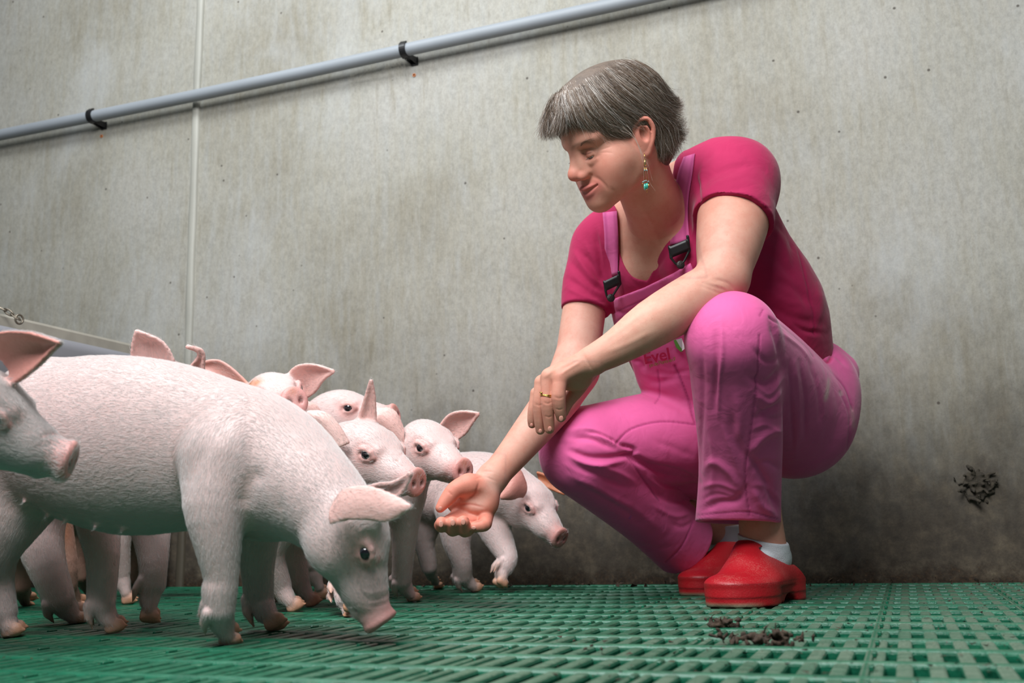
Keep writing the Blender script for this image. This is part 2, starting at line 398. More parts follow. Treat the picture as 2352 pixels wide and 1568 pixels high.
# ---------------------------------------------------------------- grey partition board and chain at the left
m_board = simple('grey_board', srgb(128, 128, 134), .5, var=.06, vscale=3)
XB, _, ZB = plane_hit(414, 832, 1, WALL_Y - .02)
mb = MB(); tw = .07; rad = .034; v = []; prof = []
for k in range(7):
    a = math.pi / 2 * k / 6; prof.append((-rad + rad * math.sin(a), -rad + rad * math.cos(a)))
prof = [(-tw, -.30), (-tw, -.004), (-tw + .004, 0)] + prof + [(0, -.30)]
ys = np.linspace(.30, WALL_Y - .002, 12)
for y in ys: v += [(XB + a, y, ZB + c) for a, c in prof]
n = len(prof); f = [(i * n + k, i * n + (k + 1) % n, (i + 1) * n + (k + 1) % n, (i + 1) * n + k) for i in range(len(ys) - 1) for k in range(n)]
f += [tuple(range(n))[::-1], tuple(range((len(ys) - 1) * n, len(ys) * n))]
mb.add(v, f); board = mb.build('pen_partition', m_board, smooth=True)
tag(board, 'grey rounded plastic pen partition behind the piglets at the far left', 'partition')
m_rail = simple('beige_rail', srgb(150, 145, 134), .6, var=.1, vscale=20)
mb = MB(); mb.box((XB - .135, .30, ZB - .30), (XB - .072, WALL_Y - .002, ZB + .044), .008); mb.build('top_rail', m_rail, board)
mb = MB()
mb.box((XB - .05 + .003, .36, 0.0), (XB - .006, .42, ZB - .28)); mb.box((XB - .05 + .003, 1.4, 0), (XB - .006, 1.46, ZB - .28)); mb.box((XB - .05 + .003, WALL_Y - .1, 0), (XB - .006, WALL_Y - .04, ZB - .28))
mb.build('support_post', m_board, board)
m_steel = simple('old_steel', srgb(120, 112, 100), .38, metal=.9, var=.3, vscale=90)
def link_pts(c, ax, up, L, W, n=20):
    return [c + ax * math.cos(2 * math.pi * k / n) * L + up * math.sin(2 * math.pi * k / n) * W for k in range(n)]
cz = plane_hit(44, 735, 0, XB - .02)
chain = empty('chain', cz, 'rusty steel chain fixed to the top of the grey partition at left', 'chain')
ey = np.array(cz); mb = MB()
mb.tube(link_pts(ey + [0, 0, .002], np.array([0.3, .95, 0]), np.array([0, 0, 1.]), .010, .012), .0026, 8, closed=True); mb.build('eye_ring', m_steel, chain, smooth=True)
pts2 = [(44, 733), (28, 722), (12, 712), (-6, 704), (-24, 692), (-42, 676)]
dref = from_world(ey)[2]
for i in range(5):
    a = to_world(A(*pts2[i], dref)); b_ = to_world(A(*pts2[i + 1], dref)); ax = b_ - a; Lh = np.linalg.norm(ax) / 2; ax /= Lh * 2
    u = np.cross(ax, [0, 1., 0.2 if i % 2 else 0]); u /= np.linalg.norm(u)
    if i % 2 == 0: u = np.cross(ax, u)
    mb = MB(); mb.tube(link_pts((a + b_) / 2, ax, u, Lh * 1.35, .0062), .0022, 8, closed=True); mb.build('chain_link', m_steel, chain, smooth=True)
# ---------------------------------------------------------------- implicit-surface modelling kit (all in authoring metres)
BIG = 0.06
def rpx(r, d): return r * d / FPX
class Prim:
    __slots__ = ('f', 'lo', 'hi', 'k', 'op', 'col', 'flow', 'rough')
def _mk(f, lo, hi, k, op, col, flow):
    p = Prim(); p.f = f; p.lo = np.minimum(lo, hi); p.hi = np.maximum(lo, hi); p.k = k; p.op = op; p.col = col; p.flow = flow; return p
def rc(a, b, ra, rb, k=.01, op='add', col=None, sq=None, flow=None):
    """tapered limb from a to b; sq=(direction, factor) flattens its section"""
    a = np.asarray(a, float); b = np.asarray(b, float); ab = b - a; L2 = ab.dot(ab) + 1e-12
    if sq is not None: n = np.asarray(sq[0], float); n = n / np.linalg.norm(n); fac = sq[1]
    def f(P):
        q = P - a; t = np.clip((q @ ab) / L2, 0, 1); q = q - t[:, None] * ab
        if sq is not None: q = q + (1 / fac - 1) * (q @ n)[:, None] * n
        d = np.sqrt((q * q).sum(1)) - (ra + (rb - ra) * t)
        return d * (min(1., fac) if sq is not None else 1.)
    R = max(ra, rb)
    if sq is not None and sq[1] > 1: R *= sq[1]
    fl = ab / np.sqrt(L2) if flow is None else np.asarray(flow, float)
    return _mk(f, np.minimum(a, b) - R, np.maximum(a, b) + R, k, op, col, fl)
def ell(c, r, R=None, k=.01, op='add', col=None, flow=None):
    c = np.asarray(c, float); r = np.asarray(r, float); R = np.eye(3) if R is None else np.asarray(R, float)   # columns of R = axes
    def f(P):
        q = (P - c) @ R; k0 = np.sqrt(((q / r) ** 2).sum(1)); k1 = np.sqrt(((q / r ** 2) ** 2).sum(1)) + 1e-9
        return np.where(k0 < 1e-4, -r.min(), k0 * (k0 - 1) / k1)
    ext = np.sqrt(((R * r) ** 2).sum(1))
    return _mk(f, c - ext, c + ext, k, op, col, None if flow is None else np.asarray(flow, float))
def box(c, r, R=None, rd=.003, k=.005, op='add', col=None, flow=None):
    c = np.asarray(c, float); r = np.asarray(r, float); R = np.eye(3) if R is None else np.asarray(R, float)
    def f(P):
        q = np.abs((P - c) @ R) - (r - rd)
        return np.sqrt((np.maximum(q, 0) ** 2).sum(1)) + np.minimum(q.max(1), 0) - rd
    ext = (np.abs(R) * r).sum(1)
    return _mk(f, c - ext, c + ext, k, op, col, flow)
def plane(c, n, k=.002):      # keeps the side n points away from
    c = np.asarray(c, float); n = np.asarray(n, float); n = n / np.linalg.norm(n)
    return _mk(lambda P: (P - c) @ n, np.full(3, -9.), np.full(3, 9.), k, 'int', None, None)
def group(prims, k=.01, op='add'):
    lo = np.min([p.lo for p in prims if p.op == 'add'], 0); hi = np.max([p.hi for p in prims if p.op == 'add'], 0)
    p = _mk(lambda P: evalF(prims, P), lo, hi, k, op, None, None); return p
class FlowPath:
    def __init__(s, pts, sg=1): s.p = pts; s.s = sg
    def __neg__(s): return FlowPath(s.p, -s.s)
    def __call__(s, X):
        best = np.full(len(X), 1e9); out = np.zeros((len(X), 3))
        for i in range(len(s.p) - 1):
            a, b = s.p[i], s.p[i + 1]; ab = b - a; l2 = ab @ ab + 1e-12; t = np.clip(((X - a) @ ab) / l2, 0, 1)
            d = ((X - a - t[:, None] * ab) ** 2).sum(1); m = d < best; best[m] = d[m]; out[m] = ab / np.sqrt(l2)
        return out * s.s
def round_cone(P, a, b, r1, r2):
    ba = b - a; l2 = ba @ ba; dr = r1 - r2; a2 = l2 - dr * dr
    if a2 <= 1e-10:
        c, r = (a, r1) if dr > 0 else (b, r2); q = P - c; return np.sqrt((q * q).sum(1)) - r
    il = 1 / l2; pa = P - a; y = pa @ ba; z = y - l2; q = pa * l2 - ba * y[:, None]; x2 = (q * q).sum(1); y2 = y * y * l2; z2 = z * z * l2
    k = np.sign(dr) * dr * dr * x2
    return np.where(np.sign(z) * a2 * z2 > k, np.sqrt(x2 + z2) * il - r2, np.where(np.sign(y) * a2 * y2 < k, np.sqrt(x2 + y2) * il - r1, (np.sqrt(x2 * a2 * il) + y * dr) * il - r1))
def tube(pts3, rad, k=.01, op='add', col=None, sq=None, sub=3):
    """one smooth limb through 3-D points with radii"""
    Q = np.c_[np.asarray(pts3, float), np.asarray(rad, float)]
    if len(Q) > 2 and sub > 1: Q = smooth_line(Q, sub)
    pts = Q[:, :3]; rr = np.maximum(Q[:, 3], 1e-4)
    if sq is not None: n = np.asarray(sq[0], float); n = n / np.linalg.norm(n); fac = sq[1]
    wp = pts if sq is None else pts + (1 / fac - 1) * ((pts - pts[0]) @ n)[:, None] * n
    def f(P):
        D = np.full(len(P), 1e9)
        if sq is not None: P = P + (1 / fac - 1) * ((P - pts[0]) @ n)[:, None] * n
        for i in range(len(wp) - 1): D = np.minimum(D, round_cone(P, wp[i], wp[i + 1], rr[i], rr[i + 1]))
        return D * (min(1., fac) if sq is not None else 1.)
    R = rr.max() * (max(1, sq[1]) if sq is not None else 1)
    return _mk(f, pts.min(0) - R, pts.max(0) + R, k, op, col, FlowPath(pts))
def chain(pts, k=.01, op='add', col=None, sq=None, sub=3):
    """pts: (px, py, d, radius px)"""
    return [tube([A(*p[:3]) for p in pts], [rpx(p[3], p[2]) for p in pts], k, op, col, sq, sub)]
def sheet(e0, e1, r=.003, bulge=0.0, k=.006, col=None, col_in=None, n=None, base_k=None):
    """thin curved skin (ear, cloth) between two polylines e0 and e1 (N x 3)"""
    e0 = np.asarray(e0, float); e1 = np.asarray(e1, float)
    def res(e, m):
        s = np.r_[0, np.cumsum(np.linalg.norm(np.diff(e, axis=0), axis=1))]; u = np.linspace(0, s[-1], m)
        lin = np.stack([np.interp(u, s, e[:, i]) for i in range(3)], 1)
        for _ in range(max(1, m // 8)): lin[1:-1] = .25 * lin[:-2] + .5 * lin[1:-1] + .25 * lin[2:]
        return lin
    L = max(np.linalg.norm(np.diff(e0, axis=0), axis=1).sum(), np.linalg.norm(np.diff(e1, axis=0), axis=1).sum())
    Wd = np.linalg.norm(e0 - e1, axis=1).max() if len(e0) == len(e1) else L
    st = r * .85; m = max(6, int(L / st)); w = max(5, int((Wd + abs(bulge)) / st))
    a = res(e0, m); b = res(e1, m); pts = []; 
    for i in range(m):
        t = a[min(i + 1, m - 1)] + b[min(i + 1, m - 1)] - a[max(i - 1, 0)] - b[max(i - 1, 0)]
        c = b[i] - a[i]; nn = np.cross(t, c); nn /= (np.linalg.norm(nn) + 1e-9)
        s = np.linspace(0, 1, w)[:, None]
        pts.append(a[i] + c * s + nn * bulge * (4 * s * (1 - s)) * min(1, np.linalg.norm(c) / (Wd * .6 + 1e-9)))
    Pn = np.concatenate(pts).astype(np.float32)
    tt = (a[-1] + b[-1]) / 2 - (a[0] + b[0]) / 2; nv = np.cross(tt, b[m // 2] - a[m // 2]); nv /= np.linalg.norm(nv) + 1e-9
    n2 = (Pn ** 2).sum(1)
    def f(P):
        P = P.astype(np.float32); out = np.empty(len(P), np.float32)
        for i in range(0, len(P), 20000):
            Q = P[i:i + 20000]; out[i:i + 20000] = np.sqrt(np.maximum(((Q ** 2).sum(1)[:, None] + n2[None] - 2 * Q @ Pn.T).min(1), 1e-10))
        return out - r
    p = _mk(f, Pn.min(0) - r, Pn.max(0) + r, k, 'add', (col, col_in, nv) if col_in is not None else col, tt / np.linalg.norm(tt)); return p
def pads(prims):
    """how far each shape still matters: the widest blend of any later neighbour"""
    out = []
    for i, p in enumerate(prims):
        k = p.k
        for q in prims[i + 1:]:
            if q.op != 'int' and q.k > k and ((q.lo - q.k < p.hi + q.k) & (q.hi + q.k > p.lo - q.k)).all(): k = q.k
        out.append(k)
    return out
def evalF(prims, P):
    F = np.full(len(P), BIG)
    for p, pk in zip(prims, pads(prims)):
        pad = pk + .012
        if p.op == 'int': idx = slice(None); Q = P
        else:
            m = ((P > p.lo - pad) & (P < p.hi + pad)).all(1)
            if not m.any(): continue
            idx = np.nonzero(m)[0]; Q = P[idx]
        F[idx] = comb(F[idx], p.f(Q), p)
    return F
def comb(F, d, p):
    k = p.k
    if p.op == 'add':
        h = np.maximum(k - np.abs(F - d), 0) / k; return np.minimum(F, d) - h * h * k * .25
    d = -d if p.op == 'sub' else d
    h = np.maximum(k - np.abs(F - d), 0) / k; return np.maximum(F, d) + h * h * k * .25
def surf(prims, px, py, d0=1.3, d1=2.3, off=.0):
    r = np.array([(px - 1176) / FPX, (py - 784) / FPX, 1.0]); rl = np.linalg.norm(r); t = d0
    for _ in range(120):
        v = evalF(prims, (r * t)[None])[0]
        if v < .0004 or t > d1: break
        t += min(v, .03) / rl * .9
    return r * (t - off)
def mesh_sdf(prims, v, region=None):
    B = 8
    lo = np.min([p.lo for p in prims if p.op == 'add'], 0) - 3 * v; hi = np.max([p.hi for p in prims if p.op == 'add'], 0) + 3 * v
    if region is not None: lo = np.maximum(lo, region[0] - 6 * v); hi = np.minimum(hi, region[1] + 6 * v)
    nb = np.ceil((hi - lo) / (v * B)).astype(int) + 1
    gi = np.stack(np.meshgrid(*[np.arange(n) for n in nb], indexing='ij'), -1).reshape(-1, 3)
    ctr = lo + (gi + .5) * v * B
    F = np.full(len(ctr), BIG); half = v * B * .87; PK = pads(prims)
    for p, pk in zip(prims, PK):
        pad = pk + half * 2.2
        if p.op == 'int': F = comb(F, p.f(ctr), p); continue
        m = np.nonzero(((ctr > p.lo - pad) & (ctr < p.hi + pad)).all(1))[0]
        if len(m): F[m] = comb(F[m], p.f(ctr[m]), p)
    act = gi[np.abs(F) < half * 1.7]
    g = np.arange(B + 1); loc = np.stack(np.meshgrid(g, g, g, indexing='ij'), -1).reshape(-1, 3) * v
    base = lo + act * v * B; nA = len(act); M = (B + 1) ** 3
    F = np.full((nA, M), BIG, np.float32)
    for p, pk in zip(prims, PK):
        pad = pk + 2 * v
        m = np.nonzero(((base + v * B > p.lo - pad) & (base < p.hi + pad)).all(1))[0] if p.op != 'int' else np.arange(nA)
        for i in range(0, len(m), 400):
            mm = m[i:i + 400]; P = (base[mm][:, None, :] + loc[None]).reshape(-1, 3)
            F[mm] = comb(F[mm], p.f(P).reshape(len(mm), M), p)
    F = F.reshape(nA, B + 1, B + 1, B + 1)
    # surface nets
    S = F < 0; c0 = S[:, :-1, :-1, :-1]; anyS = c0.copy(); allS = c0.copy()
    for dx in (0, 1):
        for dy in (0, 1):
            for dz in (0, 1):
                q = S[:, dx:B + dx, dy:B + dy, dz:B + dz]; anyS |= q; allS &= q
    cell = np.nonzero(anyS & ~allS); bi, ci = cell[0], np.stack(cell[1:], 1)
    acc = np.zeros((len(bi), 3)); cnt = np.zeros(len(bi))
    for ax in range(3):
        o1, o2 = [i for i in range(3) if i != ax]
        for a in (0, 1):
            for b in (0, 1):
                s = np.zeros(3, int); s[o1] = a; s[o2] = b; e = s.copy(); e[ax] = 1
                c1 = ci + s; c2 = ci + e
                f1 = F[bi, c1[:, 0], c1[:, 1], c1[:, 2]]; f2 = F[bi, c2[:, 0], c2[:, 1], c2[:, 2]]
                m = (f1 < 0) != (f2 < 0); t = np.where(m, f1 / np.where(m, f1 - f2, 1), 0)
                pt = s + 0.0 + np.zeros((len(bi), 3)); pt[:, ax] += t
                acc += pt * m[:, None]; cnt += m
    V = lo + ((act[bi] * B + ci) + acc / cnt[:, None]) * v
    dims = nb * B + 2
    def key(c): return (c[:, 0] * dims[1] + c[:, 1]) * dims[2] + c[:, 2]
    K = key(act[bi] * B + ci); od = np.argsort(K); Ks = K[od]
    faces = []
    for ax in range(3):
        sl = [slice(0, B)] * 3; s2 = list(sl); s2[ax] = slice(1, B + 1)
        f1 = S[(slice(None), *sl)]; f2 = S[(slice(None), *s2)]
        e = np.nonzero(f1 != f2); eb = e[0]; ec = act[eb] * B + np.stack(e[1:], 1); inside = f1[e]
        o1, o2 = (ax + 1) % 3, (ax + 2) % 3
        qs = []
        for (a, b) in ((0, 0), (1, 0), (1, 1), (0, 1)):
            c = ec.copy(); c[:, o1] -= a; c[:, o2] -= b; kk = key(c); j = np.searchsorted(Ks, kk); j = np.minimum(j, len(Ks) - 1)
            qs.append(np.where(Ks[j] == kk, od[j], -1))
        q = np.stack(qs, 1); ok = (q >= 0).all(1); q = q[ok]; ins = inside[ok]
        q[~ins] = q[~ins][:, ::-1]; faces.append(q)
    Fc = np.concatenate(faces)
    return V, Fc
def mesh_multi(prims, v, regions):
    """coarse surface everywhere, finer surface inside the boxes; one vertex list"""
    V, F = mesh_sdf(prims, v); V = smooth_mesh(V, F, 1); c = V[F].mean(1); keep = np.ones(len(F), bool)
    for lo, hi, _ in regions: keep &= ~((c > lo + .0018) & (c < hi - .0018)).all(1)
    Vs = [V]; Fs = [F[keep]]; Ns = [tri_normals(V, F)]; n = len(V)
    for lo, hi, fv in regions:
        V2, F2 = mesh_sdf(prims, fv, (lo - .004, hi + .004)); V2 = smooth_mesh(V2, F2, 1); c2 = V2[F2].mean(1); F3 = F2[((c2 > lo - .0015) & (c2 < hi + .0015)).all(1)]
        Vs.append(V2); Fs.append(F3 + n); Ns.append(tri_normals(V2, F2)); n += len(V2)
    V = np.concatenate(Vs); F = np.concatenate(Fs); Nn = np.concatenate(Ns); used = np.zeros(len(V), bool); used[F.ravel()] = True; mp = np.cumsum(used) - 1
    return V[used], mp[F], Nn[used]
def tri_normals(V, F):
    a, b, c, d = (V[F[:, i]] for i in range(4)); n = np.cross(c - a, d - b); Nn = np.zeros_like(V)
    for i in range(4): np.add.at(Nn, F[:, i], n)
    return Nn / (np.linalg.norm(Nn, axis=1)[:, None] + 1e-12)
def smooth_mesh(V, F, it=2, lam=.5):
    E = np.concatenate([F[:, [0, 1]], F[:, [1, 2]], F[:, [2, 3]], F[:, [3, 0]]])
    deg = np.bincount(E.ravel(), minlength=len(V)).astype(float); deg[deg == 0] = 1
    for k in range(it):
        for l in (lam, -lam * 1.04):
            s = np.stack([np.bincount(E[:, 0], V[E[:, 1], i], len(V)) + np.bincount(E[:, 1], V[E[:, 0], i], len(V)) for i in range(3)], 1)
            V = V + l * (s / deg[:, None] - V)
    return V
def attrs(prims, V, Nn, base, s=.004):
    C = np.zeros((len(V), 3)); W = np.full(len(V), 1e-9); FL = np.zeros((len(V), 3)); C += np.array(base) * 1e-9
    for p in prims:
        if p.op != 'add': continue
        m = np.nonzero(((V > p.lo - .02) & (V < p.hi + .02)).all(1))[0]
        if not len(m): continue
        w = np.exp(-np.maximum(p.f(V[m]), -.002) / s); c = p.col
        if c is None: cc = np.array(base)[None]
        elif isinstance(c[0], tuple):
            sd = np.clip((Nn[m] @ c[2]) * 4 + .5, 0, 1)[:, None]; cc = np.array(c[0]) * (1 - sd) + np.array(c[1]) * sd
        else: cc = np.array(c)[None]
        C[m] += cc * w[:, None]; W[m] += w
        if p.flow is not None: FL[m] += (p.flow(V[m]) if callable(p.flow) else p.flow) * w[:, None]
    return C / W[:, None], FL / W[:, None]
def topx(V): return np.stack([1176 + FPX * V[:, 0] / V[:, 2], 784 + FPX * V[:, 1] / V[:, 2]], 1)
def seg_dist(X, pts):
    """distance and parameter 0..1 along a polyline in any dimension"""
    pts = np.asarray(pts, float); best = np.full(len(X), 1e9); par = np.zeros(len(X))
    L = np.r_[0, np.cumsum(np.linalg.norm(np.diff(pts, axis=0), axis=1))]
    for i in range(len(pts) - 1):
        ab = pts[i + 1] - pts[i]; l2 = ab @ ab + 1e-12; t = np.clip(((X - pts[i]) @ ab) / l2, 0, 1)
        d = np.linalg.norm(X - pts[i] - t[:, None] * ab, axis=1); m = d < best
        best[m] = d[m]; par[m] = (L[i] + t[m] * np.sqrt(l2)) / L[-1]
    return best, par
def smooth_line(pts, n=4):
    pts = np.asarray(pts, float)
    if len(pts) < 3: return pts
    P = np.vstack([2 * pts[0] - pts[1], pts, 2 * pts[-1] - pts[-2]]); out = []
    for i in range(1, len(P) - 2):
        for t in np.linspace(0, 1, n, endpoint=False):
            out.append(.5 * ((2 * P[i]) + (-P[i - 1] + P[i + 1]) * t + (2 * P[i - 1] - 5 * P[i] + 4 * P[i + 1] - P[i + 2]) * t * t + (-P[i - 1] + 3 * P[i] - 3 * P[i + 1] + P[i + 2]) * t ** 3))
    out.append(pts[-1]); return np.array(out)
def strokes(V, Nn, sl, C=None, dr=(0, 9)):
    """sl: (points px, width px, height mm[, colour, strength]); raises or sinks the camera-facing skin along lines, or tints it"""
    X = topx(V); vd = V / np.linalg.norm(V, axis=1)[:, None]; fac = np.clip(-(Nn * vd).sum(1) * 3, 0, 1) * ((V[:, 2] > dr[0]) & (V[:, 2] < dr[1]))
    D = np.zeros(len(V))
    for s in sl:
        line = smooth_line(s[0]); w = s[1]; lo = line.min(0) - 3.2 * w; hi = line.max(0) + 3.2 * w
        m = np.nonzero(((X > lo) & (X < hi)).all(1) & (fac > 0))[0]
        if not len(m): continue
        d, t = seg_dist(X[m], line); fd = np.clip(np.minimum(t, 1 - t) * 5, 0, 1) if len(s) < 6 or s[5] else np.ones(len(m))
        g = np.exp(-(d / w) ** 2)
        if s[2]: D[m] += g * (.25 + .75 * fd if s[2] else 1) * fac[m] * s[2] * .001
        if len(s) > 3 and s[3] is not None and C is not None:
            a = (g * fd * s[4] * fac[m])[:, None]; C[m] = C[m] * (1 - a) + np.array(s[3]) * a
    return V + Nn * np.clip(D, -.0075, .0065)[:, None], C
def dabs(V, C, dl):
    """tints by distance from 3-D points: (centre, radius, colour, strength)"""
    for c, r, col, st in dl:
        d = np.linalg.norm(V - c, axis=1); a = (np.exp(-(d / r) ** 2) * st)[:, None]; C = C * (1 - a) + np.array(col) * a
    return C
def hair_obj(name, strands, radius, mat, parent, tipfac=.2, cols=None):
    """strands: array n x k x 3, world coordinates"""
    n, k, _ = strands.shape; hc = bpy.data.hair_curves.new(name); hc.add_curves([k] * n)
    org = np.array(parent.matrix_world.translation)
    hc.attributes['position'].data.foreach_set('vector', (strands - org).astype(np.float32).ravel())
    ra = hc.attributes.get('radius') or hc.attributes.new('radius', 'FLOAT', 'POINT')
    rr = np.asarray(radius).reshape(-1, 1) * np.linspace(1, tipfac, k)[None] * np.ones((n, 1)); ra.data.foreach_set('value', rr.astype(np.float32).ravel())
    if cols is not None:
        ca = hc.attributes.new('Col', 'FLOAT_COLOR', 'CURVE'); c4 = np.ones((n, 4), np.float32); c4[:, :3] = cols; ca.data.foreach_set('color', c4.ravel())
    hc.materials.append(mat); o = bpy.data.objects.new(name, hc); o.location = Vector([float(c) for c in org]); scene.collection.objects.link(o)
    bpy.context.view_layer.update(); o.parent = parent; o.matrix_parent_inverse = parent.matrix_world.inverted(); return o
def scatter(V, F, n, rng, wt=None):
    a, b, c, d = (V[F[:, i]] for i in range(4)); ar = np.linalg.norm(np.cross(c - a, d - b), axis=1)
    if wt is not None: ar = ar * wt[F].mean(1)
    i = rng.choice(len(F), n, p=ar / ar.sum()); u, w = rng.random(n)[:, None], rng.random(n)[:, None]
    P = (a[i] * (1 - u) + b[i] * u) * (1 - w) + (d[i] * (1 - u) + c[i] * u) * w
    return P, F[i, 0]
# ---------------------------------------------------------------- piglets
SKIN_P = srgb(216, 190, 186); SNOUT = srgb(214, 152, 146); HOOF = srgb(200, 148, 116); EAR_IN = srgb(228, 184, 176); EAR_OUT = srgb(230, 200, 194); RED = srgb(150, 72, 60)
def pig_skin():
    m, nt, b = new_mat('pig_skin'); a = N(nt, 'ShaderNodeVertexColor'); a.layer_name = 'Col'; geo = N(nt, 'ShaderNodeNewGeometry'); P = geo.outputs['Position']
    n1 = noise(nt, P, 30, 5, .6); c = mix(nt, ramp(nt, n1, [(.45, (0, 0, 0)), (.8, (.2, .2, .2))]), a.outputs[0], srgb(206, 150, 138))
    c = mix(nt, ramp(nt, noise(nt, P, 75, 3, .6), [(.68, (0, 0, 0)), (.76, (.5, .5, .5))]), c, srgb(150, 110, 84))
    nt.links.new(c, b.inputs['Base Color']); b.inputs['Roughness'].default_value = .5
    b.inputs['Subsurface Weight'].default_value = .12; b.inputs['Subsurface Scale'].default_value = .006; b.inputs['Subsurface Radius'].default_value = (1, .3, .2)
    bp = N(nt, 'ShaderNodeBump'); bp.inputs['Strength'].default_value = .35; bp.inputs['Distance'].default_value = .002
    nt.links.new(noise(nt, P, 220, 4, .65), bp.inputs['Height']); nt.links.new(bp.outputs[0], b.inputs['Normal']); return m
def fur_mat():
    m, nt, b = new_mat('bristle'); hi = N(nt, 'ShaderNodeVertexColor'); hi.layer_name = 'Col'
    at = N(nt, 'ShaderNodeAttribute'); at.attribute_name = 'Col'; nt.links.new(at.outputs['Color'], b.inputs['Base Color'])
    b.inputs['Roughness'].default_value = .45; b.inputs['Specular IOR Level'].default_value = .4; return m
M_PIG = pig_skin(); M_FUR = fur_mat()
m_eye, nt_, b_ = new_mat('pig_eye'); b_.inputs['Base Color'].default_value = (*srgb(20, 22, 28), 1); b_.inputs['Roughness'].default_value = .06; b_.inputs['Coat Weight'].default_value = 1.0
M_EYE = m_eye
M_IRIS = simple('pig_iris', srgb(58, 64, 74), .15, coat=1.0)
def unit(v): v = np.asarray(v, float); return v / np.linalg.norm(v)
def head_frame(C, T, side):
    Fv = unit(T - C); R = unit(np.asarray(side, float) - np.dot(side, Fv) * Fv); U = np.cross(R, Fv)
    if U[1] > 0 and abs(U[1]) > .2: U = -U
    return Fv, U, R
def eye_mesh(c, n, r):
    """eyeball: sphere with iris band; n points out of the head"""
    mb = MB(); n = unit(n); u = unit(np.cross(n, [0, 1., .3])); w = np.cross(n, u); v = []; rings = 16; seg = 24
    for i in range(rings + 1):
        th = math.pi * i / rings
        for k in range(seg): ph = 2 * math.pi * k / seg; v.append(c + r * (math.cos(th) * n + math.sin(th) * (math.cos(ph) * u + math.sin(ph) * w)))
    f = [(i * seg + k, i * seg + (k + 1) % seg, (i + 1) * seg + (k + 1) % seg, (i + 1) * seg + k) for i in range(rings) for k in range(seg)]
    return v, f, [0 if i < 4 else (1 if i < 7 else 2) for i in range(rings) for k in range(seg)]
M_SCLERA = simple('pig_sclera', srgb(168, 150, 146), .12, coat=1.0)
def pig_head(C, T, side, up=None, S=None, mouth=True, ef=0.0):
    Fv, U, R = head_frame(C, T, side)
    if up is not None: U = unit(np.asarray(up) - np.dot(up, Fv) * Fv); R2 = np.cross(Fv, U); R = R2 if R2.dot(R) > 0 else -R2
    S = np.linalg.norm(T - C) if S is None else S
    H = lambda f, u, r: C + S * (f * Fv + u * U + r * R)
    M = np.stack([Fv, U, R], 1); k = .16 * S
    back = -Fv; er = -ef * .27
    P = [ell(H(0, 0, 0), S * np.array([.44, .40, .37]), M, k, flow=back),
         rc(H(.22, .02, 0), H(.90, -.095, 0), .29 * S, .160 * S, k, flow=back),
         rc(H(.10, -.20, 0), H(.80, -.235, 0), .22 * S, .085 * S, k * .6, flow=back),
         ell(H(.08, -.18, .17), S * np.array([.30, .27, .20]), M, k, flow=back), ell(H(.08, -.18, -.17), S * np.array([.30, .27, .20]), M, k, flow=back),
         rc(H(.22 + ef, .20, .20), H(.42 + ef, .17, .17), .075 * S, .05 * S, k * .7, flow=back), rc(H(.22 + ef, .20, -.20), H(.42 + ef, .17, -.17), .075 * S, .05 * S, k * .7, flow=back),
         ell(H(.55, -.12, .15), S * np.array([.22, .12, .08]), M, k, flow=back), ell(H(.55, -.12, -.15), S * np.array([.22, .12, .08]), M, k, flow=back),
         # snout disc
         rc(H(.935, -.08, 0), H(.985, -.075, 0), .172 * S, .190 * S, .04 * S, col=SNOUT, sq=(R, .90), flow=back), ell(H(1.0, -.075, 0), S * np.array([.045, .180, .165]), M, .03 * S, col=SNOUT, flow=back),
         plane_cut(H(1.045, -.08, 0), unit(Fv + .16 * U), .05 * S, H(1.0, -.08, 0), .3 * S),
         ]
    for s in (-1, 1):
        P.append(rc(H(1.06, -.035, .078 * s), H(1.03, -.10, .066 * s), .030 * S, .026 * S, .018 * S, 'sub'))
        P.append(ell(H(.345 + ef, .115, (.345 + er) * s), S * np.array([.105, .075, .09]), M, .05 * S, 'sub'))
        e = [(.235, .10, .305), (.275, .158, .312), (.345, .172, .308), (.415, .148, .285), (.455, .09, .262)]
        for a, b in zip(e[:-1], e[1:]): P.append(rc(H(a[0] + ef, a[1], (a[2] + er) * s), H(b[0] + ef, b[1], (b[2] + er) * s), .032 * S, .032 * S, .03 * S, col=srgb(222, 176, 170), flow=back))
        e = [(.235, .10, .30), (.285, .050, .312), (.35, .038, .306), (.41, .052, .282), (.455, .09, .26)]
        for a, b in zip(e[:-1], e[1:]): P.append(rc(H(a[0] + ef, a[1], (a[2] + er) * s), H(b[0] + ef, b[1], (b[2] + er) * s), .026 * S, .026 * S, .03 * S, col=srgb(212, 160, 154), flow=back))
    if mouth:
        for s in (-1, 1):
            mp = [(.90, -.215, .05), (.78, -.225, .105), (.62, -.215, .15), (.48, -.19, .20), (.40, -.16, .25)]
            for a, b in zip(mp[:-1], mp[1:]): P.append(rc(H(a[0], a[1], a[2] * s), H(b[0], b[1], b[2] * s), .012 * S, .012 * S, .03 * S, 'sub'))
    eyes = [(H(.345 + ef, .105, (.271 + er) * s), unit(R * s * .9 + Fv * .35 + U * .02), .080 * S) for s in (1, -1)]
    dl = []
    for s in (1, -1):
        dl += [(H(.345 + ef, .10, .31 * s), .11 * S, srgb(214, 166, 158), .5), (H(.46 + ef, .07, .265 * s), .045 * S, RED, .6), (H(.24 + ef, .10, .31 * s), .03 * S, RED, .6)]
    dl += [(H(.95, -.08, 0), .19 * S, SNOUT, .75), (H(1.03, .05, 0), .06 * S, srgb(192, 128, 96), .5), (H(1.02, -.065, .073), .040 * S, srgb(80, 36, 34), .85), (H(1.02, -.065, -.073), .040 * S, srgb(80, 36, 34), .85)]
    return P, eyes, dl, H, S, (Fv, U, R)
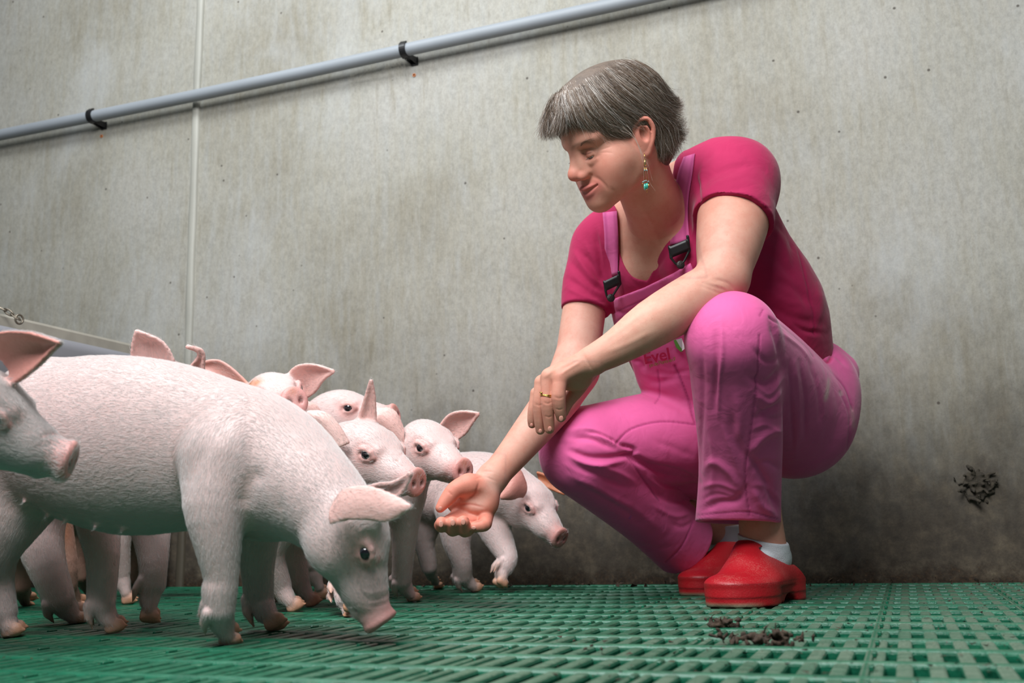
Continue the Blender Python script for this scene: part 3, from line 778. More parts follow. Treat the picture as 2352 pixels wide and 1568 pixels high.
def plane_cut(c, n, k, ctr, rad):     # local flat cut: removes what lies beyond a plane, near one place only
    n = unit(n); c = np.asarray(c, float)
    return _mk(lambda P: -((P - c) @ n), ctr - rad, ctr + rad, k, 'sub', None, None)
def foot(an, toe, r, side=(0, 0, -1), lift=False, dew=True):
    """cloven foot: an = fetlock centre, toe = point under the toes, r = half width"""
    d = toe - an; L = np.linalg.norm(d); D = d / L; sd = np.asarray(side, float); sd = unit(sd - sd.dot(D) * D)
    fw = np.cross(sd, D); fw = fw if fw[0] > 0 else -fw
    R = np.stack([fw, D, sd], 1); out = [rc(an, an + d * .42, r * .90, r * .74, r * .12, flow=D)]
    for s in (-1, 1):
        m = an + d * .66 + sd * s * r * .45 + fw * r * .16; out.append(rc(an + d * .30 + sd * s * r * .25, m, r * .60, r * .50, r * .3, flow=D))
        c = an + d * .84 + sd * s * r * .50 + fw * r * .34; out.append(ell(c, np.array([.74, .50, .43]) * r, R, r * .10, col=HOOF, flow=D))
        out.append(rc(c + d * .06, an + d * .985 + sd * s * r * .52 + fw * r * 1.12, r * .34, r * .13, r * .08, col=HOOF)); out.append(rc(c + d * .08 - fw * r * .35, c + d * .08 + fw * r * .3, r * .40, r * .40, r * .08, col=HOOF))
    if dew:
        for s in (-1, 1):
            a = an - D * r * .30 - fw * r * .78 + sd * s * r * .42; b = a + D * r * .85 - fw * r * .30; out.append(rc(a, b, r * .36, r * .29, r * .16)); out.append(rc(b, b + D * r * .95 - fw * r * .02, r * .27, r * .07, r * .06, col=HOOF))
    return out
GROUND_N = unit(from_world([0, 0, -1]) - from_world([0, 0, 0])); GROUND_C = from_world([0, 1.5, .0006])
def build_pig(name, label, prims, eyes, dl, vox, base=SKIN_P, fur_n=20000, fur_col=srgb(216, 210, 208), group_=None, sl=None, fur_len=.0075, patches=(), furrad=.00011, seed=1, bald=(), sm=2):
    prims = prims + [plane(GROUND_C, GROUND_N, .002)]
    V, F = mesh_sdf(prims, vox); V = smooth_mesh(V, F, sm); Nn = tri_normals(V, F)
    C, FL = attrs(prims, V, Nn, base); C0 = C.copy()
    if sl: V, C = strokes(V, Nn, sl, C); Nn = tri_normals(V, F)
    C = dabs(V, C, dl); C = dabs(V, C, patches)
    Wv = to_world(V); lo = Wv.min(0); hi = Wv.max(0); org = np.array([(lo[0] + hi[0]) / 2, (lo[1] + hi[1]) / 2, max(lo[2], 0.)])
    o = mesh_obj(name, Wv, F, M_PIG, origin=org, cols=C); bpy.context.view_layer.update()
    tag(o, label, 'pig', group_)
    for c, n, r in eyes:
        v, f, mi = eye_mesh(c, n, r); mesh_obj('eye', to_world(np.array(v)), f, M_EYE, o, mats=[M_EYE, M_IRIS, M_SCLERA], midx=mi)
    if fur_n:
        rng = np.random.default_rng(seed); wt = np.ones(len(V)); fz = topx(V); wt[(fz[:, 0] < -40) | (fz[:, 1] < 0)] = .02
        vd = V / np.linalg.norm(V, axis=1)[:, None]; wt[(Nn * vd).sum(1) > .35] *= .15
        cd = np.linalg.norm(C0 - np.array(base), axis=1); wt *= np.clip(1.25 - cd * 4.0, .0, 1)
        for c, r, w in bald: wt *= 1 - (1 - w) * np.exp(-(np.linalg.norm(V - c, axis=1) / r) ** 4)
        P, vi = scatter(V, F, fur_n, rng, wt); n = Nn[vi]; fl = FL[vi]; fl = fl - (fl * n).sum(1)[:, None] * n; fl /= np.linalg.norm(fl, axis=1)[:, None] + 1e-6
        jit = rng.normal(size=P.shape) * .15; fl = fl + jit; fl = fl - (fl * n).sum(1)[:, None] * n; fl /= np.linalg.norm(fl, axis=1)[:, None] + 1e-6
        ln = (fur_len * (.5 + .8 * rng.random(len(P))))[:, None]; lift = (.06 + .20 * rng.random(len(P)) ** 3)[:, None]
        st = np.stack([P - n * .0004, P + fl * ln * .38 + n * ln * lift * .55, P + fl * ln * .72 + n * ln * lift * .8, P + fl * ln + n * ln * lift * .75], 1)
        cc = np.array(fur_col)[None] * (.93 + .09 * rng.random((len(P), 1))); 
        for c, r, col, s_ in patches:
            a = (np.exp(-(np.linalg.norm(P - c, axis=1) / r) ** 2) * s_)[:, None]; cc = cc * (1 - a) + np.array(col) * a
        so = to_world(st.reshape(-1, 3)).reshape(st.shape); fo = hair_obj('fur', so, furrad, M_FUR, o, cols=np.clip(cc, 0, 1)); fo['kind'] = 'stuff'
    return o
def ear(e0, e1, d0, d1, bulge=.006, r=.0030, flip=False, out=EAR_OUT, inn=EAR_IN, dd=0.0):
    """ear outline edges in px from base to tip; depth runs from d0 (base) to d1 (tip)"""
    a = np.array([A(p[0], p[1], d0 + (d1 - d0) * i / (len(e0) - 1)) for i, p in enumerate(e0)])
    b = np.array([A(p[0], p[1], d0 + dd + (d1 - d0 - dd) * i / (len(e1) - 1)) for i, p in enumerate(e1)])
    a = smooth_line(a, 4); b = smooth_line(b, 4); m = min(len(a), len(b)); a = a[np.linspace(0, len(a) - 1, m).astype(int)]; b = b[np.linspace(0, len(b) - 1, m).astype(int)]
    p = sheet(a, b, r, bulge, .008, out, inn)
    c, ci, nv = p.col
    if (nv[2] > 0) != flip: nv = -nv
    p.col = (c, ci, nv); return p
ORANGE = srgb(196, 118, 52)

# --- the big piglet in front, nose on the slats
def mk_p1():
    d = 1.33
    P = chain([(95, 1000, 1.44, 150), (180, 1005, 1.41, 184), (300, 1022, 1.38, 203), (420, 1030, 1.35, 186), (530, 1054, 1.33, 164), (610, 1085, 1.31, 146)], k=.03, sq=((0, 0, 1), .76))
    for p in P: p.flow = -p.flow
    P += [ell(A(540, 1025, 1.31), [rpx(115, 1.3), rpx(120, 1.3), .078], k=.03, flow=(-1, .25, 0)), ell(A(100, 950, 1.43), [rpx(95, 1.4), rpx(118, 1.4), .082], k=.03, flow=(-1, .3, 0))]
    n = chain([(600, 1070, 1.31, 143), (700, 1124, 1.27, 118), (785, 1200, 1.235, 92)], k=.03)
    for p in n: p.flow = -p.flow
    P += n
    # near front leg
    P += chain([(520, 1050, 1.27, 96), (498, 1150, 1.245, 74), (500, 1235, 1.235, 54), (508, 1320, 1.232, 38), (505, 1350, 1.232, 39), (504, 1392, 1.232, 35)], k=.018)
    P += foot(A(505, 1398, 1.232), G(515, 1470, .004), rpx(36, 1.232), side=(.35, 0, -1))
    # far front leg
    P += chain([(600, 1120, 1.40, 80), (592, 1220, 1.40, 50), (592, 1310, 1.41, 36), (594, 1370, 1.42, 33)], k=.018)
    P += foot(A(596, 1375, 1.42), G(626, 1444, .004), rpx(33, 1.42), side=(.3, 0, -1))
    # hind legs
    P += chain([(70, 1060, 1.45, 120), (40, 1160, 1.42, 80), (0, 1260, 1.41, 46), (-8, 1330, 1.42, 36), (4, 1400, 1.42, 32)], k=.02)
    P += foot(A(4, 1402, 1.42), G(22, 1456, .004), rpx(32, 1.42), side=(.3, 0, -1))
    P += chain([(60, 1080, 1.48, 80), (20, 1190, 1.50, 50), (-20, 1290, 1.51, 34), (-24, 1385, 1.51, 29)], k=.02)
    P += foot(A(-24, 1385, 1.51), G(-8, 1441, .004), rpx(29, 1.51), side=(.3, 0, -1))
    # flank fold and elbow tuft
    hp, eyes, dl, H, S, fr = pig_head(A(800, 1222, 1.225), A(889, 1420, 1.205), (0.12, 0, -1), ef=-.05)
    P += hp
    P.append(ear([(772, 1150), (795, 1124), (850, 1120), (905, 1140), (942, 1162)], [(760, 1200), (800, 1190), (850, 1190), (892, 1194), (940, 1167)], 1.165, 1.10, bulge=-.003, flip=False, out=srgb(230, 190, 188), dd=-.02, r=.0025))
    P.append(ear([(835, 1122), (870, 1112), (905, 1108), (942, 1086)], [(880, 1152), (905, 1145), (925, 1128), (943, 1090)], 1.29, 1.28, bulge=.004))
    P.append(rc(H(-.05, .18, .30), H(.0, .30, .36), .12 * S, .07 * S, .03))
    for s in [(60, 1150), (112, 1183), (152, 1196), (222, 1207), (283, 1216)]:
        q = surf(P, s[0], s[1] - 4, 1.0, 1.8); P.append(rc(q, q + [0, .003, -.004], .0045, .0026, .004, col=srgb(244, 204, 204)))
    dl += [(A(590, 1190, 1.3), .05, srgb(214, 160, 150), .4)]
    sl = [([(425, 1150), (440, 1090), (480, 1010), (530, 960)], 22, -2.6), ([(560, 1170), (575, 1110), (610, 1080)], 20, -4), ([(655, 1240), (668, 1290), (710, 1330)], 16, 2.5), ([(640, 1130), (655, 1200), (690, 1280)], 14, -2.0),
          ([(835, 1365), (850, 1378), (880, 1372), (895, 1362)], 3.0, -1.1), ([(830, 1352), (850, 1362), (890, 1352)], 4.0, 1.0), ([(840, 1388), (860, 1392), (893, 1384)], 3, -.9), ([(828, 1345), (840, 1370), (842, 1400)], 4, -1.2),
          ([(820, 1222), (845, 1212), (870, 1225)], 4, .8), ([(870, 1275), (872, 1290), (860, 1300)], 4, 0, RED, .6)]
    return build_pig('piglet', 'large white piglet in front with its snout down on the green slats', P, eyes, dl, .0024, sl=sl, fur_n=210000, fur_len=.0078, furrad=.00009, seed=3, group_='piglets in the pen',
                     bald=[(H(.98, -.08, 0), .034, 0), (A(850, 1160, 1.12), .055, .12)] + [(e[0], .015, 0) for e in eyes])
mk_p1()
def leg(pts, hoof, r, k=.015, side=(.3, 0, -1), lift=None, dew=True):
    """leg chain ending in a foot; hoof px on the floor, or lift=3-D toe point"""
    P = chain(pts, k=k); e = pts[-1]; an = A(e[0], e[1], e[2])
    toe = G(hoof[0], hoof[1], .004) if lift is None else lift
    return P + foot(an, toe, rpx(r, e[2]), side=side, dew=dew)
def rev(P):
    for p in P: p.flow = -p.flow
    return P
GRP = 'piglets in the pen'
# --- piglet whose head comes in from the left edge
def mk_p2():
    hp, eyes, dl, H, S, fr = pig_head(A(-80, 935, 1.14), A(158, 1038, 1.155), (-.1, .0, -1), S=.126)
    P = rev(chain([(-420, 1090, 1.25, 180), (-280, 1070, 1.22, 185), (-180, 1030, 1.18, 150), (-60, 975, 1.15, 110)], k=.03)) + hp
    P.append(ear([(-40, 800), (0, 766), (60, 765), (100, 775), (136, 787)], [(30, 880), (58, 862), (90, 835), (118, 806), (137, 789)], 1.14, 1.10, bulge=.012, flip=False, inn=srgb(205, 140, 130), r=.0026))
    P += leg([(-230, 1150, 1.17, 90), (-240, 1300, 1.17, 45), (-238, 1420, 1.17, 38)], (-225, 1500), 38)
    P += leg([(-400, 1150, 1.3, 100), (-430, 1300, 1.3, 50), (-425, 1400, 1.3, 38)], (-410, 1470), 38)
    sl = [([(95, 1010), (120, 1000), (150, 1005)], 4, -1.2), ([(88, 1030), (110, 1020), (135, 1022)], 4, -.8)]
    return build_pig('piglet', 'white piglet at the left edge showing only its head, over the big piglet\'s rump', P, eyes, dl, .0026, sl=sl, fur_n=60000, seed=4, group_=GRP)
# --- piglet behind the front one: two raised ears and two front legs show
def mk_p3():
    P = rev(chain([(110, 1000, 1.63, 98), (190, 1010, 1.62, 108), (300, 1010, 1.61, 104)], k=.03, sq=((0, 0, 1), .85))) + rev(chain([(300, 990, 1.61, 94), (350, 930, 1.64, 78)], k=.03))
    hp, eyes, dl, H, S, fr = pig_head(A(385, 890, 1.66), A(470, 960, 1.74), (-.1, -.45, 1), up=(.1, -1, .2), S=.11)
    P += hp
    P.append(ear([(300, 860), (303, 820), (305, 790), (313, 759)], [(405, 850), (392, 812), (368, 782), (316, 760)], 1.62, 1.60, bulge=.010, flip=False, inn=srgb(238, 196, 190), r=.0030))
    P.append(ear([(425, 868), (440, 840), (456, 822), (455, 806), (430, 797)], [(470, 868), (466, 845), (468, 820), (462, 803), (432, 795)], 1.66, 1.64, bulge=.008, r=.0034))
    P += leg([(240, 1060, 1.575, 66), (226, 1180, 1.52, 52), (236, 1280, 1.46, 36), (232, 1385, 1.44, 31)], (258, 1447), 31)
    P += leg([(330, 1080, 1.62, 72), (345, 1200, 1.58, 46), (352, 1290, 1.55, 32), (350, 1340, 1.545, 30)], None, 30, lift=A(332, 1420, 1.54))
    P += leg([(110, 1090, 1.66, 76), (88, 1200, 1.64, 58), (105, 1290, 1.62, 42), (136, 1372, 1.62, 33)], (172, 1424), 33)
    return build_pig('piglet', 'white piglet behind the big one, only its tall ears above and legs below showing', P, eyes, dl, .0028, fur_n=45000, seed=5, group_=GRP)
# --- piglet looking at the camera with a round raised snout
def mk_p4():
    hp, eyes, dl, H, S, fr = pig_head(A(622, 925, 1.90), A(681, 905, 1.76), (.75, .1, .55), up=(.02, -1, -.35), S=.142)
    P = rev(chain([(300, 1040, 2.14, 82), (430, 1010, 2.10, 88), (530, 980, 2.04, 74), (600, 945, 1.96, 64)], k=.03)) + hp
    P.append(ear([(585, 905), (556, 868), (505, 829), (462, 833)], [(540, 925), (505, 895), (475, 862), (455, 848)], 1.92, 1.93, bulge=-.008, inn=srgb(216, 160, 150), out=srgb(216, 160, 150), r=.0034, flip=False))
    P.append(ear([(655, 872), (680, 842), (722, 838), (765, 851)], [(700, 915), (725, 897), (742, 872), (766, 854)], 1.90, 1.86, bulge=.010, r=.0030, inn=srgb(232, 186, 178)))
    P += leg([(560, 1040, 2.0, 60), (590, 1200, 2.0, 32), (600, 1300, 2.0, 24)], (618, 1378), 23) + leg([(290, 1080, 2.12, 60), (268, 1220, 2.1, 34), (276, 1310, 2.11, 22)], (290, 1383), 22)
    pt = [(surf(P, 572, 884, 1.5, 2.2), .016, ORANGE, .9), (surf(P, 590, 878, 1.5, 2.2), .011, ORANGE, .7), (surf(P, 556, 890, 1.5, 2.2), .014, ORANGE, .8)]
    sl = [([(668, 880), (681, 876), (694, 881)], 4, .8)]
    return build_pig('piglet', 'white piglet with its round snout facing the camera and an orange patch by its ear', P, eyes, dl, .0026, fur_n=40000, seed=6, patches=pt, sl=sl, group_=GRP)
# --- piglet in the back row, snout lifted to the right behind an upright ear
def mk_p5():
    hp, eyes, dl, H, S, fr = pig_head(A(778, 952, 2.09), A(896, 943, 2.05), (-.3, 0, -1), S=.127)
    P = rev(chain([(690, 1050, 2.44, 64), (690, 1040, 2.32, 74), (710, 1005, 2.18, 66), (750, 970, 2.11, 60)], k=.03)) + hp
    P.append(ear([(735, 945), (722, 930), (700, 924), (672, 932)], [(722, 975), (714, 965), (700, 955), (682, 948)], 2.0, 1.97, bulge=.008, r=.0036, inn=srgb(236, 196, 188)))
    P += leg([(700, 1070, 2.16, 55), (712, 1200, 2.1, 30), (715, 1290, 2.1, 22)], (735, 1372), 22, dew=False)
    return build_pig('piglet', 'white piglet in the back row with its eye showing above the middle piglet\'s head', P, eyes, dl, .0028, fur_n=26000, seed=7, group_=GRP)
# --- the middle head, snout toward the hand
def mk_p6():
    hp, eyes, dl, H, S, fr = pig_head(A(836, 1036, 1.765), A(963, 1097, 1.68), (-.68, 0, -.73), S=.133)
    P = rev(chain([(540, 1125, 1.84, 88), (640, 1110, 1.84, 96), (735, 1078, 1.80, 84), (790, 1050, 1.78, 76)], k=.03)) + hp
    P.append(ear([(800, 1015), (775, 975), (745, 948), (708, 946)], [(760, 1030), (745, 1005), (725, 975), (710, 952)], 1.70, 1.70, bulge=.010, r=.0032, inn=srgb(238, 200, 192)))
    P.append(ear([(812, 985), (830, 945), (842, 905), (851, 875)], [(862, 985), (861, 950), (859, 905), (853, 874)], 1.78, 1.76, bulge=.006, r=.0032))
    P += leg([(640, 1170, 1.76, 72), (618, 1260, 1.75, 36), (640, 1340, 1.77, 27)], (672, 1400), 27) + leg([(690, 1160, 1.9, 60), (672, 1260, 1.9, 34), (685, 1330, 1.9, 25)], (712, 1388), 25)
    P += leg([(760, 1140, 1.72, 62), (780, 1250, 1.70, 32), (785, 1350, 1.70, 26)], (800, 1412), 26)
    sl = [([(915, 1050), (930, 1040), (945, 1038)], 4, -1), ([(905, 1062), (918, 1056)], 4, -.8)]
    return build_pig('piglet', 'middle white piglet in profile with reddish eye, snout just left of the open palm', P, eyes, dl, .0024, fur_n=60000, seed=8, sl=sl, group_=GRP)
# --- the piglet touching the wrist
def mk_p7():
    hp, eyes, dl, H, S, fr = pig_head(A(974, 1026, 1.885), A(1066, 1070, 1.785), (-.8, 0, -.57), S=.127)
    P = rev(chain([(850, 1135, 2.32, 70), (865, 1130, 2.18, 80), (895, 1110, 2.03, 76), (935, 1065, 1.93, 66)], k=.03)) + hp
    P.append(ear([(925, 985), (908, 948), (882, 938), (850, 944)], [(918, 1032), (895, 1012), (870, 988), (851, 958)], 1.86, 1.85, bulge=.012, r=.0034, inn=srgb(236, 196, 188)))
    P.append(ear([(1005, 985), (1032, 953), (1065, 945), (1098, 949)], [(1040, 1015), (1068, 995), (1084, 972), (1098, 952)], 1.92, 1.88, bulge=.010, r=.0030, inn=srgb(232, 186, 178)))
    P += leg([(925, 1130, 1.92, 55), (930, 1200, 1.93, 33), (925, 1290, 1.95, 24), (922, 1330, 1.96, 23)], (942, 1376), 23) + leg([(860, 1160, 2.05, 50), (850, 1260, 2.05, 28), (850, 1320, 2.05, 22)], (865, 1368), 22)
    return build_pig('piglet', 'white piglet resting its snout on the woman\'s outstretched wrist', P, eyes, dl, .0024, fur_n=55000, seed=9, group_=GRP)
# --- the piglet walking along the wall under the arm
def mk_p8():
    hp, eyes, dl, H, S, fr = pig_head(A(1212, 1148, 2.23), A(1285, 1222, 2.15), (-.7, 0, -.7), S=.125)
    P = rev(chain([(1005, 1140, 2.30, 60), (1050, 1120, 2.30, 76), (1110, 1115, 2.28, 76), (1160, 1125, 2.25, 66)], k=.03)) + hp
    P.append(ear([(1205, 1105), (1192, 1078), (1175, 1095), (1150, 1140)], [(1200, 1140), (1190, 1140), (1175, 1145), (1152, 1144)], 2.16, 2.13, bulge=.008, r=.0034, inn=srgb(214, 150, 138)))
    P.append(ear([(1235, 1085), (1255, 1092), (1280, 1108), (1297, 1128)], [(1240, 1110), (1262, 1120), (1280, 1128), (1295, 1134)], 2.27, 2.26, bulge=.006, r=.0034, inn=srgb(190, 120, 84), out=srgb(196, 130, 96)))
    P += leg([(1050, 1170, 2.24, 50), (1048, 1240, 2.23, 32), (1060, 1290, 2.23, 23), (1062, 1320, 2.24, 22)], (1088, 1355), 21) + leg([(1120, 1180, 2.26, 46), (1150, 1245, 2.23, 30), (1166, 1280, 2.21, 22), (1160, 1300, 2.20, 21)], None, 20, lift=A(1142, 1338, 2.18))
    P += leg([(1000, 1150, 2.32, 50), (975, 1230, 2.32, 26), (985, 1300, 2.33, 18)], (1000, 1348), 17, dew=False)
    pt = [(A(1240, 1092, 2.16), .012, ORANGE, .8), (A(1218, 1117, 2.13), .009, ORANGE, .55), (A(1255, 1100, 2.2), .012, ORANGE, .6)]
    dl += [(A(1285, 1225, 2.15), .022, srgb(150, 96, 84), .6)]
    return build_pig('piglet', 'piglet with an orange ear walking by the wall between the palm and the pink knee', P, eyes, dl, .0026, fur_n=50000, seed=10, patches=pt, group_=GRP)
# --- piglets almost hidden behind: only legs show below the front one
def mk_hidden(name, label, body, legs, cc, seed, pt=()):
    P = rev(chain(body, k=.03))
    e = body[-1]; hp, eyes, dl, H, S, fr = pig_head(A(e[0] + 60, e[1] + 10, e[2]), A(e[0] + 150, e[1] + 60, e[2] + .02), (0, 0, -1)); P += hp
    for a in legs: P += leg(*a)
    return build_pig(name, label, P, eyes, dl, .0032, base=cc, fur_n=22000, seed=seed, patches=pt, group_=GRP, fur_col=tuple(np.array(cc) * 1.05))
def mk_p9():
    return mk_hidden('piglet', 'piglet with brown-stained legs near the wall, seen only below the big piglet\'s belly',
        [(180, 1150, 2.36, 66), (260, 1140, 2.36, 74), (330, 1140, 2.38, 62)],
        [([(240, 1200, 2.34, 44), (226, 1270, 2.34, 27), (232, 1310, 2.35, 21)], None, 20, .015, (.3, 0, -1), A(222, 1358, 2.35)), ([(320, 1200, 2.42, 40), (306, 1290, 2.42, 19), (302, 1325, 2.43, 17)], (312, 1358), 16),
         ([(190, 1190, 2.38, 40), (180, 1270, 2.38, 24), (186, 1320, 2.38, 18)], (205, 1366), 18)], srgb(128, 100, 86), 12)  # brown-stained coat, its colour also darkened for the shade below the belly
def mk_p10():
    return mk_hidden('piglet', 'piglet with orange-brown flank patch behind the big piglet\'s belly at far left',
        [(-120, 1130, 1.98, 80), (0, 1120, 1.98, 92), (100, 1115, 1.98, 80)],
        [([(100, 1200, 1.95, 60), (140, 1290, 1.93, 34), (150, 1340, 1.93, 26)], (178, 1396), 25), ([(30, 1200, 2.06, 52), (48, 1290, 2.06, 28), (45, 1340, 2.06, 24)], (60, 1385), 23),
         ([(-60, 1200, 1.98, 60), (-90, 1290, 1.98, 30), (-80, 1350, 1.98, 24)], (-60, 1394), 23)], srgb(150, 118, 104), 13, [(A(130, 1215, 1.92), .045, srgb(120, 70, 36), .8)])  # dirty coat and orange patch, both coloured darker to carry the belly shade
for fn in (mk_p2, mk_p3, mk_p4, mk_p5, mk_p6, mk_p7, mk_p8, mk_p9, mk_p10): fn()
# ---------------------------------------------------------------- the woman
SKIN = srgb(206, 150, 130); SK_PALE = srgb(214, 170, 154); SK_RED = srgb(204, 120, 104); LIP = srgb(176, 96, 92)
SHIRT = srgb(166, 34, 80); PINK = srgb(222, 98, 156)
HR = np.array([[-.4623, -.8104, -.3600], [-.0441, .4265, -.9034], [.8856, -.4018, -.2329]])   # columns: her right, forward, up
HR[:, 1] /= np.linalg.norm(HR[:, 1]); HR[:, 2] -= HR[:, 2] @ HR[:, 1] * HR[:, 1]; HR[:, 2] /= np.linalg.norm(HR[:, 2]); HR[:, 0] = np.cross(HR[:, 1], HR[:, 2])
HC = A(1415, 329, 1.70); HS = .848
def HL(x, y, z): return HC + HS * (HR @ np.array([x, y, z], float))
def he(c, r, k=.01, **kw): return ell(HL(*c), HS * np.array(r), HR, k, **kw)
def hrc(a, b, ra, rb, k=.008, **kw): return rc(HL(*a), HL(*b), ra * HS, rb * HS, k, **kw)
def head_prims():
    P = [he((0, -.018, .052), (.074, .096, .078), .02), he((0, .030, -.006), (.061, .063, .076), .025), he((0, .052, .050), (.058, .045, .045), .03)]
    for s in (-1, 1):
        P += [tube([HL(.058 * s, -.004, -.030), HL(.053 * s, .012, -.058), HL(.034 * s, .055, -.080), HL(.012 * s, .078, -.088)], [.020 * HS, .018 * HS, .016 * HS, .015 * HS], .025),
              he((.040 * s, .060, -.034), (.030, .027, .030), .022), he((.052 * s, .032, -.022), (.022, .034, .030), .02),
              he((.038 * s, .058, -.060), (.021, .024, .022), .02),
              hrc((.012 * s, .090, .030), (.048 * s, .074, .034), .0105, .010, .014)]
    P += [he((0, .083, -.092), (.021, .017, .016), .015), he((0, .066, -.072), (.042, .03, .028), .02), he((0, .082, -.060), (.031, .0175, .022), .014)]
    for s in (-1, 1): P += [he((.032 * s, .0985, .008), (.0165, .014, .0105), .010, op='sub')]
    P += [hrc((0, .090, .022), (0, .113, -.016), .0085, .0098, .012), he((0, .1155, -.024), (.0118, .0118, .0105), .009, col=srgb(216, 142, 124))]
    for s in (-1, 1): P += [tube([HL(.0085 * s, .092, .008), HL(.0115 * s, .097, -.008), HL(.0140 * s, .097, -.024)], np.array([.009, .0095, .0095]) * HS, .010)]
    for s in (-1, 1):
        P += [he((.0125 * s, .1045, -.030), (.0080, .0105, .0080), .006, col=srgb(212, 140, 122)), he((.0078 * s, .1100, -.0385), (.0036, .0052, .0042), .003, op='sub')]
        # upper lid hood, looking down; lower lid
        ec = HL(.031 * s, .0770, .0040); ln = unit(HR @ np.array([-.03 * s, -.29, -.95])); l2 = unit(HR @ np.array([-.10 * s, .76, .64]))
        P += [group([ell(ec, np.array([.0152, .0142, .0140]) * HS, HR, .001, col=srgb(208, 148, 128)), plane(ec - ln * .0001, ln, .001)], .0025),
              group([ell(ec, np.array([.0150, .0139, .0139]) * HS, HR, .001, col=srgb(204, 142, 124)), plane(ec + l2 * .0004, l2, .001)], .0035),
              tube([HL(.019 * s, .0845, -.006), HL(.030 * s, .0870, -.0105), HL(.042 * s, .081, -.0065)], np.array([.003, .0042, .003]) * HS, .006)]
    # lips, slightly parted
    P += [tube([HL(-.032, .0885, -.0530), HL(-.015, .1015, -.0540), HL(0, .1060, -.0562), HL(.015, .1015, -.0540), HL(.032, .0885, -.0530)], np.array([.0026, .0044, .0050, .0044, .0026]) * HS, .003, col=LIP),
          tube([HL(-.031, .0885, -.0565), HL(-.015, .0990, -.0665), HL(0, .1015, -.0695), HL(.015, .0990, -.0665), HL(.031, .0885, -.0565)], np.array([.0026, .0050, .0058, .0050, .0026]) * HS, .003, col=LIP),
          tube([HL(-.0325, .0935, -.0545), HL(-.016, .1050, -.0598), HL(0, .1095, -.0622), HL(.016, .1050, -.0598), HL(.0325, .0935, -.0545)], np.array([.0018, .0036, .0046, .0036, .0018]) * HS, .0012, op='sub')]
    for s in (-1, 1):      # ears
        e = [(.071, .004, .004), (.077, .004, .020), (.083, -.008, .031), (.089, -.024, .028), (.090, -.031, .010), (.086, -.026, -.010), (.080, -.014, -.026), (.076, -.006, -.034), (.073, .001, -.030), (.071, .004, -.020)]
        P.append(he((.078 * s, -.012, -.001), (.008, .020, .030), .006, col=srgb(214, 140, 122)))
        P.append(tube([HL(a * s, b, c) for a, b, c in e], np.array([.0035, .004, .0048, .005, .0045, .004, .0045, .0062, .005, .003]) * HS, .003, col=srgb(218, 142, 124)))
        P.append(tube([HL(a * s, b, c) for a, b, c in [(.079, -.004, .018), (.085, -.016, .018), (.085, -.021, .004), (.081, -.016, -.012)]], np.array([.003, .0036, .0036, .003]) * HS, .003, col=srgb(210, 134, 116)))
        P.append(he((.0885 * s, -.010, .003), (.0115, .009, .0155), .003, op='sub')); P.append(he((.089 * s, -.017, .022), (.006, .007, .005), .003, op='sub'))
        P.append(hrc((.073 * s, .006, -.002), (.075 * s, .005, -.008), .0045, .004, .003, col=srgb(214, 144, 124)))
    return P
NECK = tube([HL(0, -.030, -.035), A(1488, 440, 1.765), A(1518, 505, 1.83), A(1545, 580, 1.88)], [.052, .050, .060, .085], .03)
def torso(off=0.0):
    o = off
    return [tube([A(1690, 418, 1.78), A(1600, 440, 1.85), A(1500, 500, 1.91), A(1385, 570, 1.97)], [.066 + o, .074 + o, .074 + o, .052 + o], .03),
            tube([A(1650, 500, 1.86), A(1690, 610, 1.90), A(1738, 715, 1.93), A(1760, 800, 1.96)], [.095 + o, .108 + o, .124 + o, .12 + o], .04),
            tube([A(1500, 570, 1.92), A(1512, 680, 1.93), A(1550, 790, 1.98), A(1610, 880, 2.02)], [.078 + o, .085 + o, .092 + o, .10 + o], .05),
            ell(A(1498, 640, 1.875), np.array([.060, .052, .055]) + o, k=.03), ell(A(1600, 600, 1.80), np.array([.062, .058, .05]) + o, k=.03)]
def near_arm(o=0.0):
    return [tube([A(1692, 415, 1.775), A(1686, 490, 1.72), A(1672, 570, 1.67), A(1660, 640, 1.635)], [rpx(84, 1.75) + o, rpx(83, 1.72) + o, rpx(72, 1.67) + o, rpx(54, 1.63) + o], .02)]
def far_arm(o=0.0):
    return [tube([A(1388, 575, 1.965), A(1352, 660, 1.935), A(1335, 760, 1.90), A(1322, 850, 1.875)], [rpx(64, 1.95) + o, rpx(51, 1.93) + o, rpx(50, 1.9) + o, rpx(50, 1.87) + o], .02)]
def finger(pts, k=.006):
    return tube([A(*p[:3]) for p in pts], [rpx(p[3], p[2]) for p in pts], k, sub=3)
KN = srgb(206, 132, 112); PALM = srgb(222, 136, 116)
